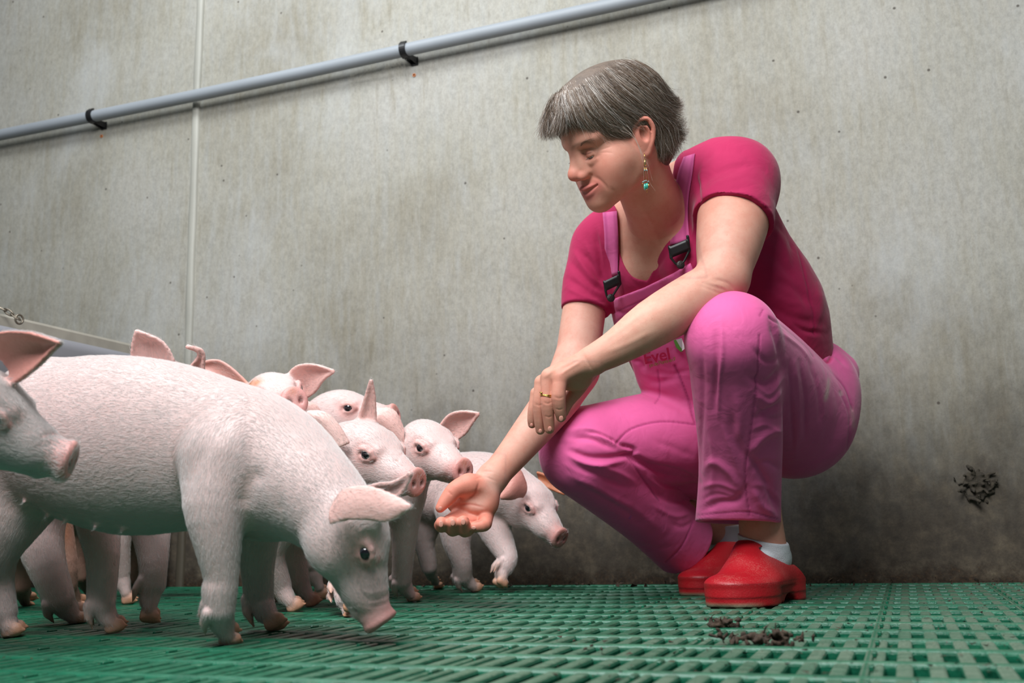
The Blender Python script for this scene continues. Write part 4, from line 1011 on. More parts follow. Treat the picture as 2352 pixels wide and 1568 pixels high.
def arms_hands():
    P = near_arm() + [tube([A(1662, 645, 1.635), A(1600, 682, 1.615), A(1500, 742, 1.60), A(1420, 795, 1.59), A(1362, 826, 1.585)], [rpx(54, 1.63), rpx(60, 1.61), rpx(56, 1.6), rpx(42, 1.59), rpx(34, 1.585)], .02),
                      ell(A(1680, 648, 1.65), [rpx(30, 1.65)] * 3, k=.015)]
    # near hand, relaxed and hanging from the wrist, back of the hand toward the camera
    w = (1360, 830, 1.585)
    for q, r0, r1 in (((1287, 866, 1.572), 23, 19), ((1262, 862, 1.583), 23, 18), ((1245, 876, 1.598), 20, 16), ((1234, 902, 1.612), 17, 14)):
        P.append(finger([(*w, 27), ((w[0] + q[0]) / 2, (w[1] + q[1]) / 2 - 3, (w[2] + q[2]) / 2, r0), (*q, r1)], .008))
    P.append(ell(A(1318, 872, 1.60), [rpx(42, 1.6), rpx(26, 1.6), .018], k=.015))
    P += [finger([(1287, 866, 1.572, 18.5), (1284, 892, 1.566, 16.5), (1283, 914, 1.564, 16.5), (1286, 942, 1.568, 14), (1289, 957, 1.572, 12)], .004),
          finger([(1260, 866, 1.583, 18), (1257, 900, 1.578, 15), (1257, 926, 1.576, 15.5), (1260, 960, 1.580, 13.5), (1262, 984, 1.584, 12)], .003),
          finger([(1243, 880, 1.598, 16), (1239, 905, 1.594, 14), (1237, 930, 1.593, 14), (1239, 965, 1.596, 12.5), (1241, 987, 1.60, 11)], .003),
          finger([(1232, 904, 1.612, 14), (1227, 925, 1.61, 12), (1224, 942, 1.61, 12), (1222, 962, 1.612, 11), (1222, 974, 1.614, 9.5)], .003),
          finger([(1352, 850, 1.61, 24), (1326, 893, 1.62, 18), (1304, 922, 1.615, 15), (1294, 946, 1.61, 12)], .006)]
    # far arm reaching down, palm up
    P += far_arm() + [tube([A(1322, 848, 1.875), A(1288, 905, 1.85), A(1225, 985, 1.80), A(1168, 1055, 1.76), A(1132, 1096, 1.735)], [rpx(51, 1.87), rpx(52, 1.85), rpx(44, 1.8), rpx(36, 1.76), rpx(33, 1.74)], .02)]
    PL = srgb(220, 140, 120)
    P += [tube([A(1130, 1098, 1.735), A(1108, 1128, 1.725), A(1096, 1150, 1.72)], [rpx(33, 1.73), rpx(38, 1.72), rpx(36, 1.72)], .012, col=SK_PALE),
          ell(A(1084, 1118, 1.708), [rpx(34, 1.7), rpx(27, 1.7), rpx(23, 1.7)], k=.012, col=PL), ell(A(1062, 1158, 1.722), [rpx(36, 1.7), rpx(24, 1.7), rpx(15, 1.7)], k=.012, col=PL), ell(A(1122, 1152, 1.715), [rpx(24, 1.7), rpx(34, 1.7), rpx(24, 1.7)], k=.012, col=PL),
          ell(A(1088, 1146, 1.690), [rpx(26, 1.7), rpx(15, 1.7), rpx(9, 1.7)], k=.012, op='sub'),
          tube([A(1076, 1112, 1.705), A(1046, 1124, 1.695), A(1026, 1147, 1.688), A(1011, 1166, 1.682)], [rpx(25, 1.7), rpx(20, 1.69), rpx(16.5, 1.68), rpx(11, 1.68)], .008, col=PL)]
    for (kx, ky, px_, py_, tx, ty, r) in ((1062, 1176, 1014, 1206, 1014, 1200, 15.5), (1078, 1180, 1040, 1214, 1039, 1200, 16.5), (1096, 1184, 1068, 1216, 1064, 1198, 16.5), (1118, 1178, 1112, 1204, 1092, 1209, 15)):
        tip = (tx, ty, 1.655, r * .88) if kx < 1110 else (tx, ty, 1.665, r * .85)
        P.append(finger([(kx, ky, 1.725, r * 1.15), ((kx + px_) / 2, (ky + py_) / 2 + 4, 1.70, r * 1.1), (px_, py_ + 1, 1.672, r * 1.02), tip], .005))
    for p in P[-5:]: p.col = PL
    return P
def legs_skin():
    return [tube([A(1685, 800, 1.61), A(1705, 900, 1.67), A(1735, 1050, 1.76), A(1746, 1150, 1.79), A(1747, 1200, 1.78), A(1754, 1250, 1.775), A(1762, 1290, 1.77), A(1735, 1345, 1.71), A(1715, 1365, 1.68)], [rpx(80, 1.6), rpx(66, 1.67), rpx(52, 1.76), rpx(46, 1.8), rpx(49, 1.8), rpx(50, 1.8), rpx(46, 1.8), rpx(30, 1.75), rpx(22, 1.7)], .01),
            tube([A(1345, 1050, 1.89), A(1440, 1120, 1.97), A(1560, 1180, 2.07), A(1650, 1210, 2.11), A(1672, 1245, 2.12), A(1674, 1285, 2.11), A(1640, 1325, 2.04)], [rpx(72, 1.9), rpx(56, 1.97), rpx(44, 2.05), rpx(44, 2.1), rpx(43, 2.1), rpx(38, 2.1), rpx(22, 2.)], .01)]
SEAT = ell(A(1818, 950, 1.97), [.122, .126, .150], k=.04)
def pants(o=0.0):
    return [ell(A(1818, 948, 1.975), np.array([.120, .126, .140]) + o, k=.05), ell(A(1838, 880, 1.985), np.array([.100, .088, .12]) + o, k=.05), ell(A(1610, 910, 2.03), np.array([.108, .10, .10]) + o, k=.05),
            tube([A(1812, 950, 1.93), A(1755, 868, 1.78), A(1700, 800, 1.65), A(1680, 776, 1.60)], np.array([rpx(140, 1.93), rpx(122, 1.78), rpx(106, 1.65), rpx(103, 1.60)]) + o, .02),
            tube([A(1682, 778, 1.60), A(1690, 880, 1.645), A(1699, 1000, 1.70), A(1699, 1100, 1.745), A(1693, 1230, 1.79)], np.array([rpx(104, 1.60), rpx(101, 1.65), rpx(96, 1.70), rpx(93, 1.75), rpx(97, 1.79)]) + o, .015),
            tube([A(1640, 990, 2.03), A(1480, 1010, 1.96), A(1345, 1032, 1.89)], np.array([rpx(118, 2.0), rpx(106, 1.95), rpx(99, 1.88)]) + o, .03),
            tube([A(1338, 1040, 1.885), A(1420, 1112, 1.95), A(1500, 1182, 2.01), A(1585, 1262, 2.07)], np.array([rpx(101, 1.88), rpx(88, 1.95), rpx(80, 2.0), rpx(78, 2.06)]) + o, .012)]
def poly_prism(poly, d0, d1, k=.002, op='int', round_=0.0):
    """volume seen through a polygon between two depths"""
    poly = np.array(poly, float); dm = (d0 + d1) / 2
    def f(P):
        X = np.stack([1176 + FPX * P[:, 0] / P[:, 2], 784 + FPX * P[:, 1] / P[:, 2]], 1)
        D = np.full(len(X), 1e9); ins = np.zeros(len(X), bool); n = len(poly)
        for i in range(n):
            a, b = poly[i], poly[(i + 1) % n]; ab = b - a; t = np.clip(((X - a) @ ab) / (ab @ ab), 0, 1); D = np.minimum(D, ((X - a - t[:, None] * ab) ** 2).sum(1))
            c = ((a[1] > X[:, 1]) != (b[1] > X[:, 1])) & (X[:, 0] < (b[0] - a[0]) * (X[:, 1] - a[1]) / (b[1] - a[1] + 1e-12) + a[0]); ins ^= c
        d = np.sqrt(D) * P[:, 2] / FPX; d = np.where(ins, -d, d)
        return np.maximum(d, np.maximum(d0 - P[:, 2], P[:, 2] - d1))
    lo = np.array([min((poly[:, 0].min() - 1176) * d for d in (d0, d1)), min((poly[:, 1].min() - 784) * d for d in (d0, d1)), d0 * FPX]) / FPX
    hi = np.array([max((poly[:, 0].max() - 1176) * d for d in (d0, d1)), max((poly[:, 1].max() - 784) * d for d in (d0, d1)), d1 * FPX]) / FPX
    return _mk(f, lo, hi, k, op, None, None)
def cloth_mat(name, fine=900., rough=.8, sheen=.3, bump=.12):
    m, nt, b = new_mat(name); a = N(nt, 'ShaderNodeVertexColor'); a.layer_name = 'Col'; geo = N(nt, 'ShaderNodeNewGeometry'); P = geo.outputs['Position']
    n1 = noise(nt, P, 9, 5, .6); c = mix(nt, 1.0, a.outputs[0], ramp(nt, n1, [(.3, (.93, .93, .93)), (.7, (1.05, 1.05, 1.05))]), 'MULTIPLY')
    nt.links.new(c, b.inputs['Base Color']); b.inputs['Roughness'].default_value = rough; b.inputs['Sheen Weight'].default_value = sheen; b.inputs['Sheen Roughness'].default_value = .4
    b.inputs['Specular IOR Level'].default_value = .25
    bp = N(nt, 'ShaderNodeBump'); bp.inputs['Strength'].default_value = bump; bp.inputs['Distance'].default_value = .001
    nt.links.new(noise(nt, P, fine, 3, .6), bp.inputs['Height']); bp2 = N(nt, 'ShaderNodeBump'); bp2.inputs['Strength'].default_value = .42; bp2.inputs['Distance'].default_value = .006
    nt.links.new(noise(nt, P, 22, 3, .5, .6), bp2.inputs['Height']); nt.links.new(bp.outputs[0], bp2.inputs['Normal']); nt.links.new(bp2.outputs[0], b.inputs['Normal']); return m
def skin_mat():
    m, nt, b = new_mat('skin'); a = N(nt, 'ShaderNodeVertexColor'); a.layer_name = 'Col'; geo = N(nt, 'ShaderNodeNewGeometry'); P = geo.outputs['Position']
    c = mix(nt, ramp(nt, noise(nt, P, 45, 5, .65), [(.42, (0, 0, 0)), (.8, (.5, .5, .5))]), a.outputs[0], srgb(196, 116, 98))
    c = mix(nt, ramp(nt, noise(nt, P, 260, 3, .6), [(.64, (0, 0, 0)), (.74, (.28, .28, .28))]), c, srgb(150, 92, 66))
    nt.links.new(c, b.inputs['Base Color']); b.inputs['Roughness'].default_value = .58; b.inputs['Specular IOR Level'].default_value = .35
    b.inputs['Subsurface Weight'].default_value = .14; b.inputs['Subsurface Scale'].default_value = .005; b.inputs['Subsurface Radius'].default_value = (1, .3, .16)
    bp = N(nt, 'ShaderNodeBump'); bp.inputs['Strength'].default_value = .22; bp.inputs['Distance'].default_value = .001
    nt.links.new(noise(nt, P, 420, 5, .7), bp.inputs['Height']); nt.links.new(bp.outputs[0], b.inputs['Normal']); return m
M_SKIN = skin_mat(); M_SHIRT = cloth_mat('jersey', 1400, .85, .15, .05); M_OVER = cloth_mat('twill', 1100, .75, .2)
def sdf_obj(name, prims, vox, mat, parent, base, sm=2, sl=None, paint=(), s=.004, cuts=None, **kw):
    V, F = mesh_sdf(prims, vox); V = smooth_mesh(V, F, sm); Nn = tri_normals(V, F); C, _ = attrs(prims, V, Nn, base, s)
    if sl: V, C = strokes(V, Nn, sl, C); Nn = tri_normals(V, F)
    C = dabs(V, C, paint)
    return mesh_obj(name, to_world(V), F, mat, parent, cols=C, **kw), V, F
# body: one continuous skin
skin = head_prims() + [NECK] + torso(-.006) + arms_hands() + [group([pants(-.020)[i] for i in (0, 1, 2, 3, 5)], .02)] + legs_skin()
def boxpx(x0, y0, x1, y1, d0, d1):
    q = np.array([A(x, y, d) for x in (x0, x1) for y in (y0, y1) for d in (d0, d1)]); return q.min(0), q.max(0)
V, F, Nn = mesh_multi(skin, .0021, [(np.array([.055, -.50, 1.50]), np.array([.305, -.10, 1.99]), .00125), (*boxpx(1196, 830, 1372, 1010, 1.53, 1.64), .0012), (*boxpx(985, 1060, 1160, 1235, 1.62, 1.78), .0012)])
C, _ = attrs(skin, V, Nn, SKIN, .003)
WR = -.9
sl = [ # crow's feet, smile line, forehead, jaw, neck
    ([(1378, 345), (1392, 340), (1404, 336)], 2.2, -.5), ([(1378, 351), (1394, 350), (1408, 352)], 2.2, -.45), ([(1372, 340), (1384, 331), (1398, 322)], 2.2, -.5),
    ([(1338, 366), (1352, 368), (1376, 360)], 2.2, -.5), ([(1350, 362), (1366, 360), (1382, 355)], 2.0, -.35), ([(1360, 406), (1376, 412), (1392, 428), (1398, 442)], 4.0, -.9), ([(1352, 400), (1362, 404)], 3, -.8),
    ([(1404, 430), (1412, 445), (1410, 462)], 3.5, -.8), ([(1330, 340), (1346, 342), (1360, 346), (1368, 352)], 2.0, -.5), ([(1418, 440), (1430, 455), (1425, 475)], 4, -.5),
    ([(1440, 480), (1470, 492), (1500, 520)], 5, -.9), ([(1470, 470), (1500, 520), (1530, 600)], 6, 1.2), ([(1530, 480), (1535, 520), (1545, 560)], 6, -.8),
    # elbow folds
    ([(1590, 640), (1630, 655), (1670, 668)], 4, -1.0), ([(1600, 652), (1640, 668), (1672, 680)], 4, -1.0), ([(1640, 640), (1672, 650), (1688, 668)], 3.5, -1.3), ([(1632, 650), (1664, 660), (1680, 676)], 3.5, .9),
    ([(1560, 640), (1600, 640), (1640, 632)], 4, -.5), ([(1340, 815), (1352, 835), (1360, 850)], 3, -.8), ([(1500, 760), (1440, 790), (1390, 810)], 6, .8), ([(1480, 715), (1420, 760), (1375, 792)], 5, .9),
    # tendons and knuckles of the hanging hand
    ([(1335, 830), (1305, 848), (1288, 860)], 4, .9), ([(1330, 822), (1295, 840), (1264, 856)], 4, .9), ([(1320, 820), (1280, 845), (1248, 868)], 4, .7),
    ([(1275, 912), (1284, 915), (1293, 912)], 2.5, -.6), ([(1250, 924), (1258, 927), (1266, 924)], 2.5, -.7), ([(1230, 928), (1238, 931), (1245, 928)], 2.5, -.6), ([(1252, 955), (1260, 958), (1268, 955)], 2, -.5), ([(1276, 938), (1285, 941), (1293, 938)], 2, -.5),
    # palm creases
    ([(1072, 1148), (1092, 1132), (1100, 1108)], 3, -1.1, srgb(190, 90, 76), .5), ([(1052, 1160), (1080, 1158), (1112, 1165)], 3, -1.0, srgb(190, 90, 76), .5), ([(1095, 1090), (1110, 1082), (1135, 1084)], 2.5, -.6), ([(1090, 1100), (1112, 1095), (1140, 1105)], 2.5, -.5),
    ([(1030, 1128), (1038, 1138)], 2.5, -.8), ([(1070, 1190), (1095, 1196), (1112, 1190)], 3, -1.0, srgb(190, 84, 70), .5)]
V, C = strokes(V, Nn, sl, C)
paint = [(HL(-.045, .072, -.035), .028, srgb(216, 128, 110), .55), (HL(0, .125, -.026), .012, srgb(216, 120, 104), .45), (HL(-.03, .09, .016), .016, srgb(190, 124, 104), .35), (A(1500, 560, 1.80), .05, srgb(206, 138, 112), .5), (A(1480, 620, 1.80), .05, srgb(226, 184, 158), .5),
         (A(1680, 655, 1.60), .03, SK_RED, .35), (A(1285, 870, 1.55), .02, KN, .5), (A(1255, 925, 1.56), .03, KN, .45), (A(1262, 985, 1.57), .02, KN, .5), (A(1620, 560, 1.6), .08, SK_PALE, .6), (A(1330, 780, 1.85), .10, SK_PALE, .6), (A(1230, 980, 1.76), .06, SK_PALE, .5), (A(1490, 740, 1.56), .07, srgb(214, 170, 148), .6)]
C = dabs(V, C, paint)
# eyebrows, lashes
V, C = strokes(V, Nn, [([(1308, 346), (1322, 333), (1345, 326), (1368, 330)], 4.0, .3, srgb(110, 84, 66), .55), ([(1284, 352), (1292, 345), (1302, 346)], 3.0, .2, srgb(110, 84, 66), .5), ([(1331, 350), (1345, 354), (1362, 348)], 1.5, .0, srgb(60, 40, 34), .8), ([(1297, 368), (1303, 371), (1310, 369)], 1.5, .0, srgb(60, 40, 34), .8), ([(1331, 346), (1345, 343), (1364, 338)], 1.6, -.5, srgb(150, 96, 78), .5)], C)
Wv = to_world(V); lo = Wv.min(0); hi = Wv.max(0)
woman = mesh_obj('person', Wv, F, M_SKIN, origin=[(lo[0] + hi[0]) / 2, (lo[1] + hi[1]) / 2, 0.0], cols=np.clip(C, 0, 1)); bpy.context.view_layer.update()
tag(woman, 'person crouching in pink overalls and crimson T-shirt, holding out an open palm', 'person')
# eyeballs under the lowered lids, teeth
m_eyew = simple('eye_white', srgb(226, 214, 208), .15, coat=1.0); m_iris = simple('eye_iris', srgb(70, 84, 92), .1, coat=1.0); m_pup = simple('eye_pupil', srgb(10, 10, 12), .05, coat=1.0)
for s in (-1, 1):
    c = HL(.031 * s, .0770, .0040); n = unit(HR @ np.array([-.05 * s, .86, -.52])); v, f, mi = eye_mesh(c, n, .0128 * HS)
    mesh_obj('eye', to_world(np.array(v)), f, m_pup, woman, mats=[m_pup, m_iris, m_eyew], midx=[0 if i < 24 else (1 if i < 24 * 3 else 2) for i in range(len(f))])
m_teeth = simple('tooth', srgb(222, 210, 190), .2, coat=.5)
sdf_obj('teeth', [tube([HL(x, .0965 - 24 * x * x, -.0585) for x in np.linspace(-.017, .017, 7)], [.0042 * HS] * 7, .002)], .0010, m_teeth, woman, srgb(222, 210, 190))
# fingernails
m_nail = simple('fingernail', srgb(208, 146, 130), .45)
for (x, y, d, tx, ty, r) in ((1289, 961, 1.5625, 0, 1, 6.5), (1263, 985, 1.574, 0, 1, 6.0), (1241, 990, 1.591, 0, 1, 5.2), (1221, 976, 1.607, 0, 1, 4.6), (1013, 1203, 1.6445, 0, -1, 7), (1040, 1200, 1.6435, 0, -1, 7), (1064, 1198, 1.6435, 0, -1, 7), (1088, 1212, 1.654, -1, 0, 5.5), (1011, 1168, 1.672, -.6, .8, 5.5)):
    c = A(x, y, d); ax = unit([tx, ty, .15]); b = unit(np.cross(ax, [0, 0, 1])); R = np.stack([ax, b, np.cross(ax, b)], 1)
    sdf_obj('fingernail', [ell(c, [rpx(r * 1.15, d), rpx(r * .85, d), .0013], R, .001)], .0009, m_nail, woman, srgb(232, 176, 160), sm=1)
# ---- T-shirt
tee = torso(.0035)
tee_body = tee + [rc(A(1585, 392, 1.80), A(1640, 385, 1.80), .026, .044, .03), rc(A(1425, 520, 1.93), A(1400, 540, 1.95), .03, .045, .03)]
tee_body += [poly_prism(smooth_line([(1386, 440), (1565, 340), (1550, 372), (1541, 440), (1538, 520), (1518, 570), (1492, 636), (1476, 643), (1448, 630), (1424, 580), (1417, 510), (1416, 480), (1386, 440)], 5)[:-1], 1.4, 2.0, .003, 'sub'),
             tube([HL(0, -.030, -.035), A(1488, 440, 1.765), A(1512, 485, 1.82)], [.054, .054, .056], .008, 'sub')]
ax = unit(A(1660, 640, 1.635) - A(1690, 430, 1.765)); hemc = A(1686, 507, 1.705)
sl_near = group([tube([A(1692, 412, 1.785), A(1688, 470, 1.735), A(1680, 530, 1.69)], [rpx(84, 1.78), rpx(91, 1.73), rpx(95, 1.69)], .02), tube([A(1690, 450, 1.75), A(1678, 560, 1.68)], [rpx(62, 1.75), rpx(90, 1.68)], .004, 'sub'), plane(hemc, unit(ax + np.array([-.10, .1, 0])), .003)], .035)
ax2 = unit(A(1335, 760, 1.90) - A(1352, 660, 1.935))
sl_far = group([tube([A(1388, 575, 1.965), A(1352, 650, 1.94), A(1340, 740, 1.90)], [rpx(72, 1.95), rpx(60, 1.93), rpx(52, 1.9)], .02), tube([A(1356, 660, 1.93), A(1336, 760, 1.90)], [rpx(40, 1.93), rpx(49, 1.9)], .004, 'sub'), plane(A(1340, 712, 1.91), ax2, .003)], .03)
DK = srgb(140, 18, 66)
tsl = [([(1600, 512), (1650, 486), (1710, 474), (1770, 478)], 2.2, -.6, DK, .6, 0), ([(1296, 700), (1340, 694), (1388, 692)], 2.2, -.5, DK, .5, 0),
       ([(1815, 470), (1830, 560), (1850, 640), (1868, 720), (1872, 770)], 2.2, -.7, DK, .6, 0), ([(1780, 500), (1806, 490), (1830, 510)], 7, -2.0), ([(1785, 515), (1812, 540), (1825, 580)], 8, -1.6),
       ([(1610, 470), (1660, 440), (1720, 430)], 9, -1.3), ([(1600, 430), (1650, 395), (1720, 380)], 9, -1.1), ([(1598, 400), (1605, 450), (1600, 500)], 7, -1.8), ([(1620, 360), (1610, 400), (1612, 450)], 7, 1.2),
       ([(1310, 600), (1345, 640), (1388, 670)], 8, -1.8), ([(1305, 640), (1345, 665), (1385, 690)], 7, -1.4), ([(1330, 575), (1360, 610), (1385, 660)], 8, -1.6), ([(1365, 530), (1378, 590), (1386, 650)], 7, -1.5), ([(1320, 580), (1350, 625), (1386, 662)], 6, 1.2),
       ([(1560, 470), (1545, 540), (1515, 590), (1490, 640)], 5, .9), ([(1424, 520), (1432, 580), (1455, 628), (1480, 640)], 5, .9),
       ([(1770, 640), (1820, 660), (1870, 700)], 10, -1.2), ([(1760, 700), (1820, 730), (1890, 745)], 12, -1.8), ([(1770, 735), (1830, 758), (1896, 768)], 9, -1.6), ([(1870, 760), (1885, 700), (1880, 660)], 10, 1.2), ([(1730, 560), (1790, 600), (1830, 640)], 14, -1.0)]
shirt_P = [group(tee_body, .004), sl_near, sl_far]
tsl2 = [([(1640, 345), (1700, 350), (1760, 400)], 10, -.5), ([(1600, 480), (1650, 462), (1700, 455), (1760, 462)], 7, -.7), ([(1605, 455), (1650, 420), (1700, 405)], 6, .7), ([(1600, 410), (1612, 380), (1640, 350)], 6, -.7),
        ([(1770, 520), (1800, 560), (1815, 620)], 8, .8), ([(1790, 600), (1830, 650), (1860, 720)], 9, -.7), ([(1750, 660), (1800, 690), (1850, 700)], 8, .6), ([(1740, 720), (1800, 745), (1860, 770), (1890, 770)], 6, .9), ([(1820, 740), (1850, 760), (1880, 762)], 5, -.9),
        ([(1300, 660), (1340, 680), (1385, 700)], 5, .7), ([(1345, 560), (1365, 600), (1386, 640)], 5, .8), ([(1375, 520), (1381, 560), (1386, 620)], 4, .8), ([(1430, 600), (1450, 640), (1470, 665)], 5, -.6), ([(1500, 620), (1520, 600), (1540, 560)], 5, -.6)]
def amp(sl, f): return [(s[0], s[1], s[2] * f if s[1] > 2.6 else s[2] * 1.3, *s[3:]) for s in sl]
sdf_obj('t_shirt', shirt_P, .0026, M_SHIRT, woman, SHIRT, sl=amp(tsl + tsl2, 2.3))
# ---- overalls
ftor = torso(.0085)
bib_poly = [(1391, 705), (1400, 690), (1480, 660), (1545, 628), (1586, 603), (1600, 640), (1640, 760), (1700, 900), (1600, 960), (1470, 900), (1440, 800), (1395, 745)]
bib = group([p for p in ftor] + [poly_prism(bib_poly, 1.5, 2.1, .003)], .01)
hem1 = A(1695, 1200, 1.79); hem2 = A(1572, 1250, 2.06)
near_shin = group([pants()[4], tube([A(1699, 1120, 1.75), A(1692, 1260, 1.79)], [rpx(72, 1.75), rpx(85, 1.79)], .004, 'sub'), plane(hem1, unit([-.03, 1, -.22]), .003)], .015)
far_shin = group([pants()[6], tube([A(1520, 1200, 2.02), A(1600, 1280, 2.08)], [rpx(64, 2.02), rpx(70, 2.08)], .004, 'sub'), plane(hem2, unit(A(1585, 1262, 2.07) - A(1500, 1182, 2.01)), .003)], .012)
pp = pants()
over = [pp[0], pp[1], pp[2], pp[5], tube([A(1490, 1068, 2.0), A(1570, 1088, 2.04), A(1650, 1105, 2.07)], [rpx(44, 2.0), rpx(52, 2.04), rpx(52, 2.07)], .02), far_shin, pp[3], near_shin, bib]
# waistband open at the back above the shirt
over.append(rc(A(1900, 830, 2.0), A(1935, 850, 2.0), .030, .028, .03))
LN = srgb(150, 40, 100); HI = srgb(240, 130, 186); STN = srgb(216, 170, 178)
osl = [ # near leg: creases, seams, hem
    ([(1655, 730), (1660, 800), (1652, 880), (1650, 960)], 4, .9), ([(1643, 760), (1646, 840), (1640, 940)], 6, -1.2), ([(1770, 735), (1790, 800), (1800, 860)], 8, -1.8), ([(1745, 770), (1740, 860), (1728, 960), (1715, 1050), (1712, 1110), (1722, 1185)], 2.2, -1.2, LN, .55, 0),
    ([(1720, 860), (1760, 880), (1800, 845)], 9, -2.2), ([(1730, 900), (1768, 925), (1800, 890)], 9, 1.6), ([(1735, 960), (1770, 940), (1798, 925)], 8, -2.0), ([(1722, 1040), (1755, 1000), (1796, 985)], 10, 2.0), ([(1722, 1045), (1745, 1080), (1770, 1130), (1785, 1175)], 9, -2.4), ([(1716, 1060), (1690, 1010), (1680, 950)], 10, -1.6),
    ([(1700, 1130), (1680, 1090), (1640, 1060), (1618, 1080)], 9, 1.5), ([(1712, 1120), (1690, 1150), (1650, 1155), (1615, 1170)], 9, -1.8), ([(1730, 1120), (1750, 1160), (1780, 1180)], 8, 1.6), ([(1690, 900), (1700, 960), (1690, 1020)], 12, 1.2),
    ([(1600, 1183), (1660, 1178), (1722, 1176), (1790, 1192)], 2.0, -.7, LN, .5, 0), ([(1745, 725), (1752, 712)], 2, -.5, LN, .7, 0), ([(1768, 728), (1800, 752), (1850, 795), (1868, 818)], 2.4, -1.4, srgb(110, 24, 70), .8, 0), ([(1790, 760), (1840, 800), (1862, 830)], 4, 1.0),
    # seat pleats
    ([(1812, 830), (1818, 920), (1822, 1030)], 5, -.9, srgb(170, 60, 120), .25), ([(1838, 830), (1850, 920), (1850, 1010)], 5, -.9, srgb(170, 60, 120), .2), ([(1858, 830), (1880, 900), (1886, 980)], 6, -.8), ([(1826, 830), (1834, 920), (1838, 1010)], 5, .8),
    ([(1930, 900), (1952, 960), (1945, 1040)], 3, -.5, srgb(170, 60, 120), .4, 0), ([(1872, 810), (1905, 850), (1940, 890), (1958, 940)], 2.5, -1.0, LN, .5, 0), ([(1880, 800), (1915, 812), (1945, 840)], 5, -1.4), ([(1868, 800), (1900, 830), (1915, 810)], 4, -2.0, srgb(170, 20, 70), .7),
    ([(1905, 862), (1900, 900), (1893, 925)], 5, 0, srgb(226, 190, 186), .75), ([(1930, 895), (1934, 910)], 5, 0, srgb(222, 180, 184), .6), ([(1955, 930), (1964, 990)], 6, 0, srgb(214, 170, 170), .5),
    # far leg
    ([(1415, 1018), (1450, 985), (1520, 968), (1600, 975)], 2.2, -1.2, LN, .6, 0), ([(1300, 990), (1345, 985), (1390, 1005), (1420, 1022)], 8, 1.8), ([(1310, 1005), (1360, 1008), (1410, 1030)], 7, -2.0), ([(1300, 1030), (1350, 1050), (1410, 1050), (1440, 1040)], 8, -2.4), ([(1305, 1045), (1360, 1068), (1430, 1058)], 6, 1.6),
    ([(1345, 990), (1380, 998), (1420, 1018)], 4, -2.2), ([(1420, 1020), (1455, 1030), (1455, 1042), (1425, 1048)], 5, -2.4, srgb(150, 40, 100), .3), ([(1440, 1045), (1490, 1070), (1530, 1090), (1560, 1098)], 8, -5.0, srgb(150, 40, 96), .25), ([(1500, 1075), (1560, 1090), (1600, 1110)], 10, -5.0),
    ([(1445, 1052), (1470, 1090), (1500, 1130), (1515, 1150)], 2.2, -1.0, LN, .5, 0), ([(1320, 1070), (1380, 1095), (1440, 1120)], 9, -1.6), ([(1310, 1090), (1370, 1120), (1440, 1160)], 9, 1.4), ([(1350, 1060), (1420, 1085), (1460, 1110)], 7, 1.2), ([(1480, 1090), (1520, 1120), (1580, 1130)], 8, 2.0), ([(1500, 1130), (1545, 1150), (1590, 1145)], 8, -2.0),
    ([(1530, 1290), (1565, 1255), (1592, 1200)], 2.0, -.7, LN, .5, 0), ([(1400, 915), (1480, 905), (1560, 935), (1600, 965)], 10, -1.5),
    # bib
    ([(1400, 722), (1470, 692), (1540, 660), (1590, 628)], 2.0, -.9, LN, .6, 0), ([(1405, 742), (1480, 708), (1545, 676)], 2.0, -.9, LN, .6, 0), ([(1407, 750), (1450, 735), (1500, 705)], 5, 1.2), ([(1410, 765), (1450, 752), (1490, 730)], 5, -1.4), ([(1410, 712), (1440, 718), (1470, 700)], 5, -1.0),
    ([(1482, 868), (1510, 878), (1560, 868)], 8, -1.0), ([(1500, 852), (1540, 860), (1590, 850)], 7, -.7), ([(1510, 850), (1515, 900), (1505, 925)], 2.2, -.8, LN, .5, 0), ([(1550, 840), (1575, 900), (1598, 970)], 3, -1.2, LN, .6, 0), ([(1480, 850), (1470, 830), (1450, 826)], 6, -2),
    ([(1445, 1187), (1450, 1190)], 4, 0, srgb(150, 80, 170), .6)]
osl2 = [([(1610, 760), (1616, 900), (1608, 1050), (1606, 1160)], 6, -.7), ([(1628, 980), (1640, 1060), (1632, 1140)], 7, .7), ([(1660, 980), (1690, 1060), (1712, 1110)], 5, .8), ([(1730, 800), (1760, 830), (1796, 820)], 6, -.9), ([(1735, 880), (1765, 905), (1798, 868)], 5, .8),
        ([(1735, 930), (1770, 960), (1798, 955)], 5, -.8), ([(1728, 985), (1760, 975), (1798, 1000)], 5, .7), ([(1725, 1080), (1760, 1060), (1796, 1080)], 7, -.9), ([(1730, 1110), (1765, 1120), (1790, 1150)], 6, .8), ([(1610, 1120), (1650, 1110), (1700, 1128)], 6, .8), ([(1612, 1150), (1640, 1135), (1680, 1140)], 5, -.6),
        ([(1810, 870), (1830, 960), (1826, 1060)], 6, .5), ([(1870, 850), (1890, 930), (1880, 1020)], 7, .5), ([(1905, 860), (1925, 930), (1915, 1020)], 7, -.5), ([(1300, 960), (1360, 950), (1420, 960)], 9, .4), ([(1260, 1010), (1300, 1020), (1345, 1015)], 7, -.5), ([(1290, 1060), (1330, 1085), (1390, 1100)], 6, .6),
        ([(1330, 1120), (1400, 1150), (1470, 1200)], 8, -.6), ([(1400, 1140), (1460, 1170), (1520, 1220)], 9, .6), ([(1540, 1200), (1570, 1210), (1600, 1190)], 6, -.7), ([(1500, 1160), (1550, 1185), (1590, 1175)], 6, .8), ([(1460, 1250), (1500, 1260), (1540, 1255)], 7, -.4), ([(1500, 1010), (1550, 1030), (1600, 1050)], 8, -.5)]
ovr, OV, OF = sdf_obj('overalls', over, .0028, M_OVER, woman, PINK, sl=amp(osl + osl2, 2.5))
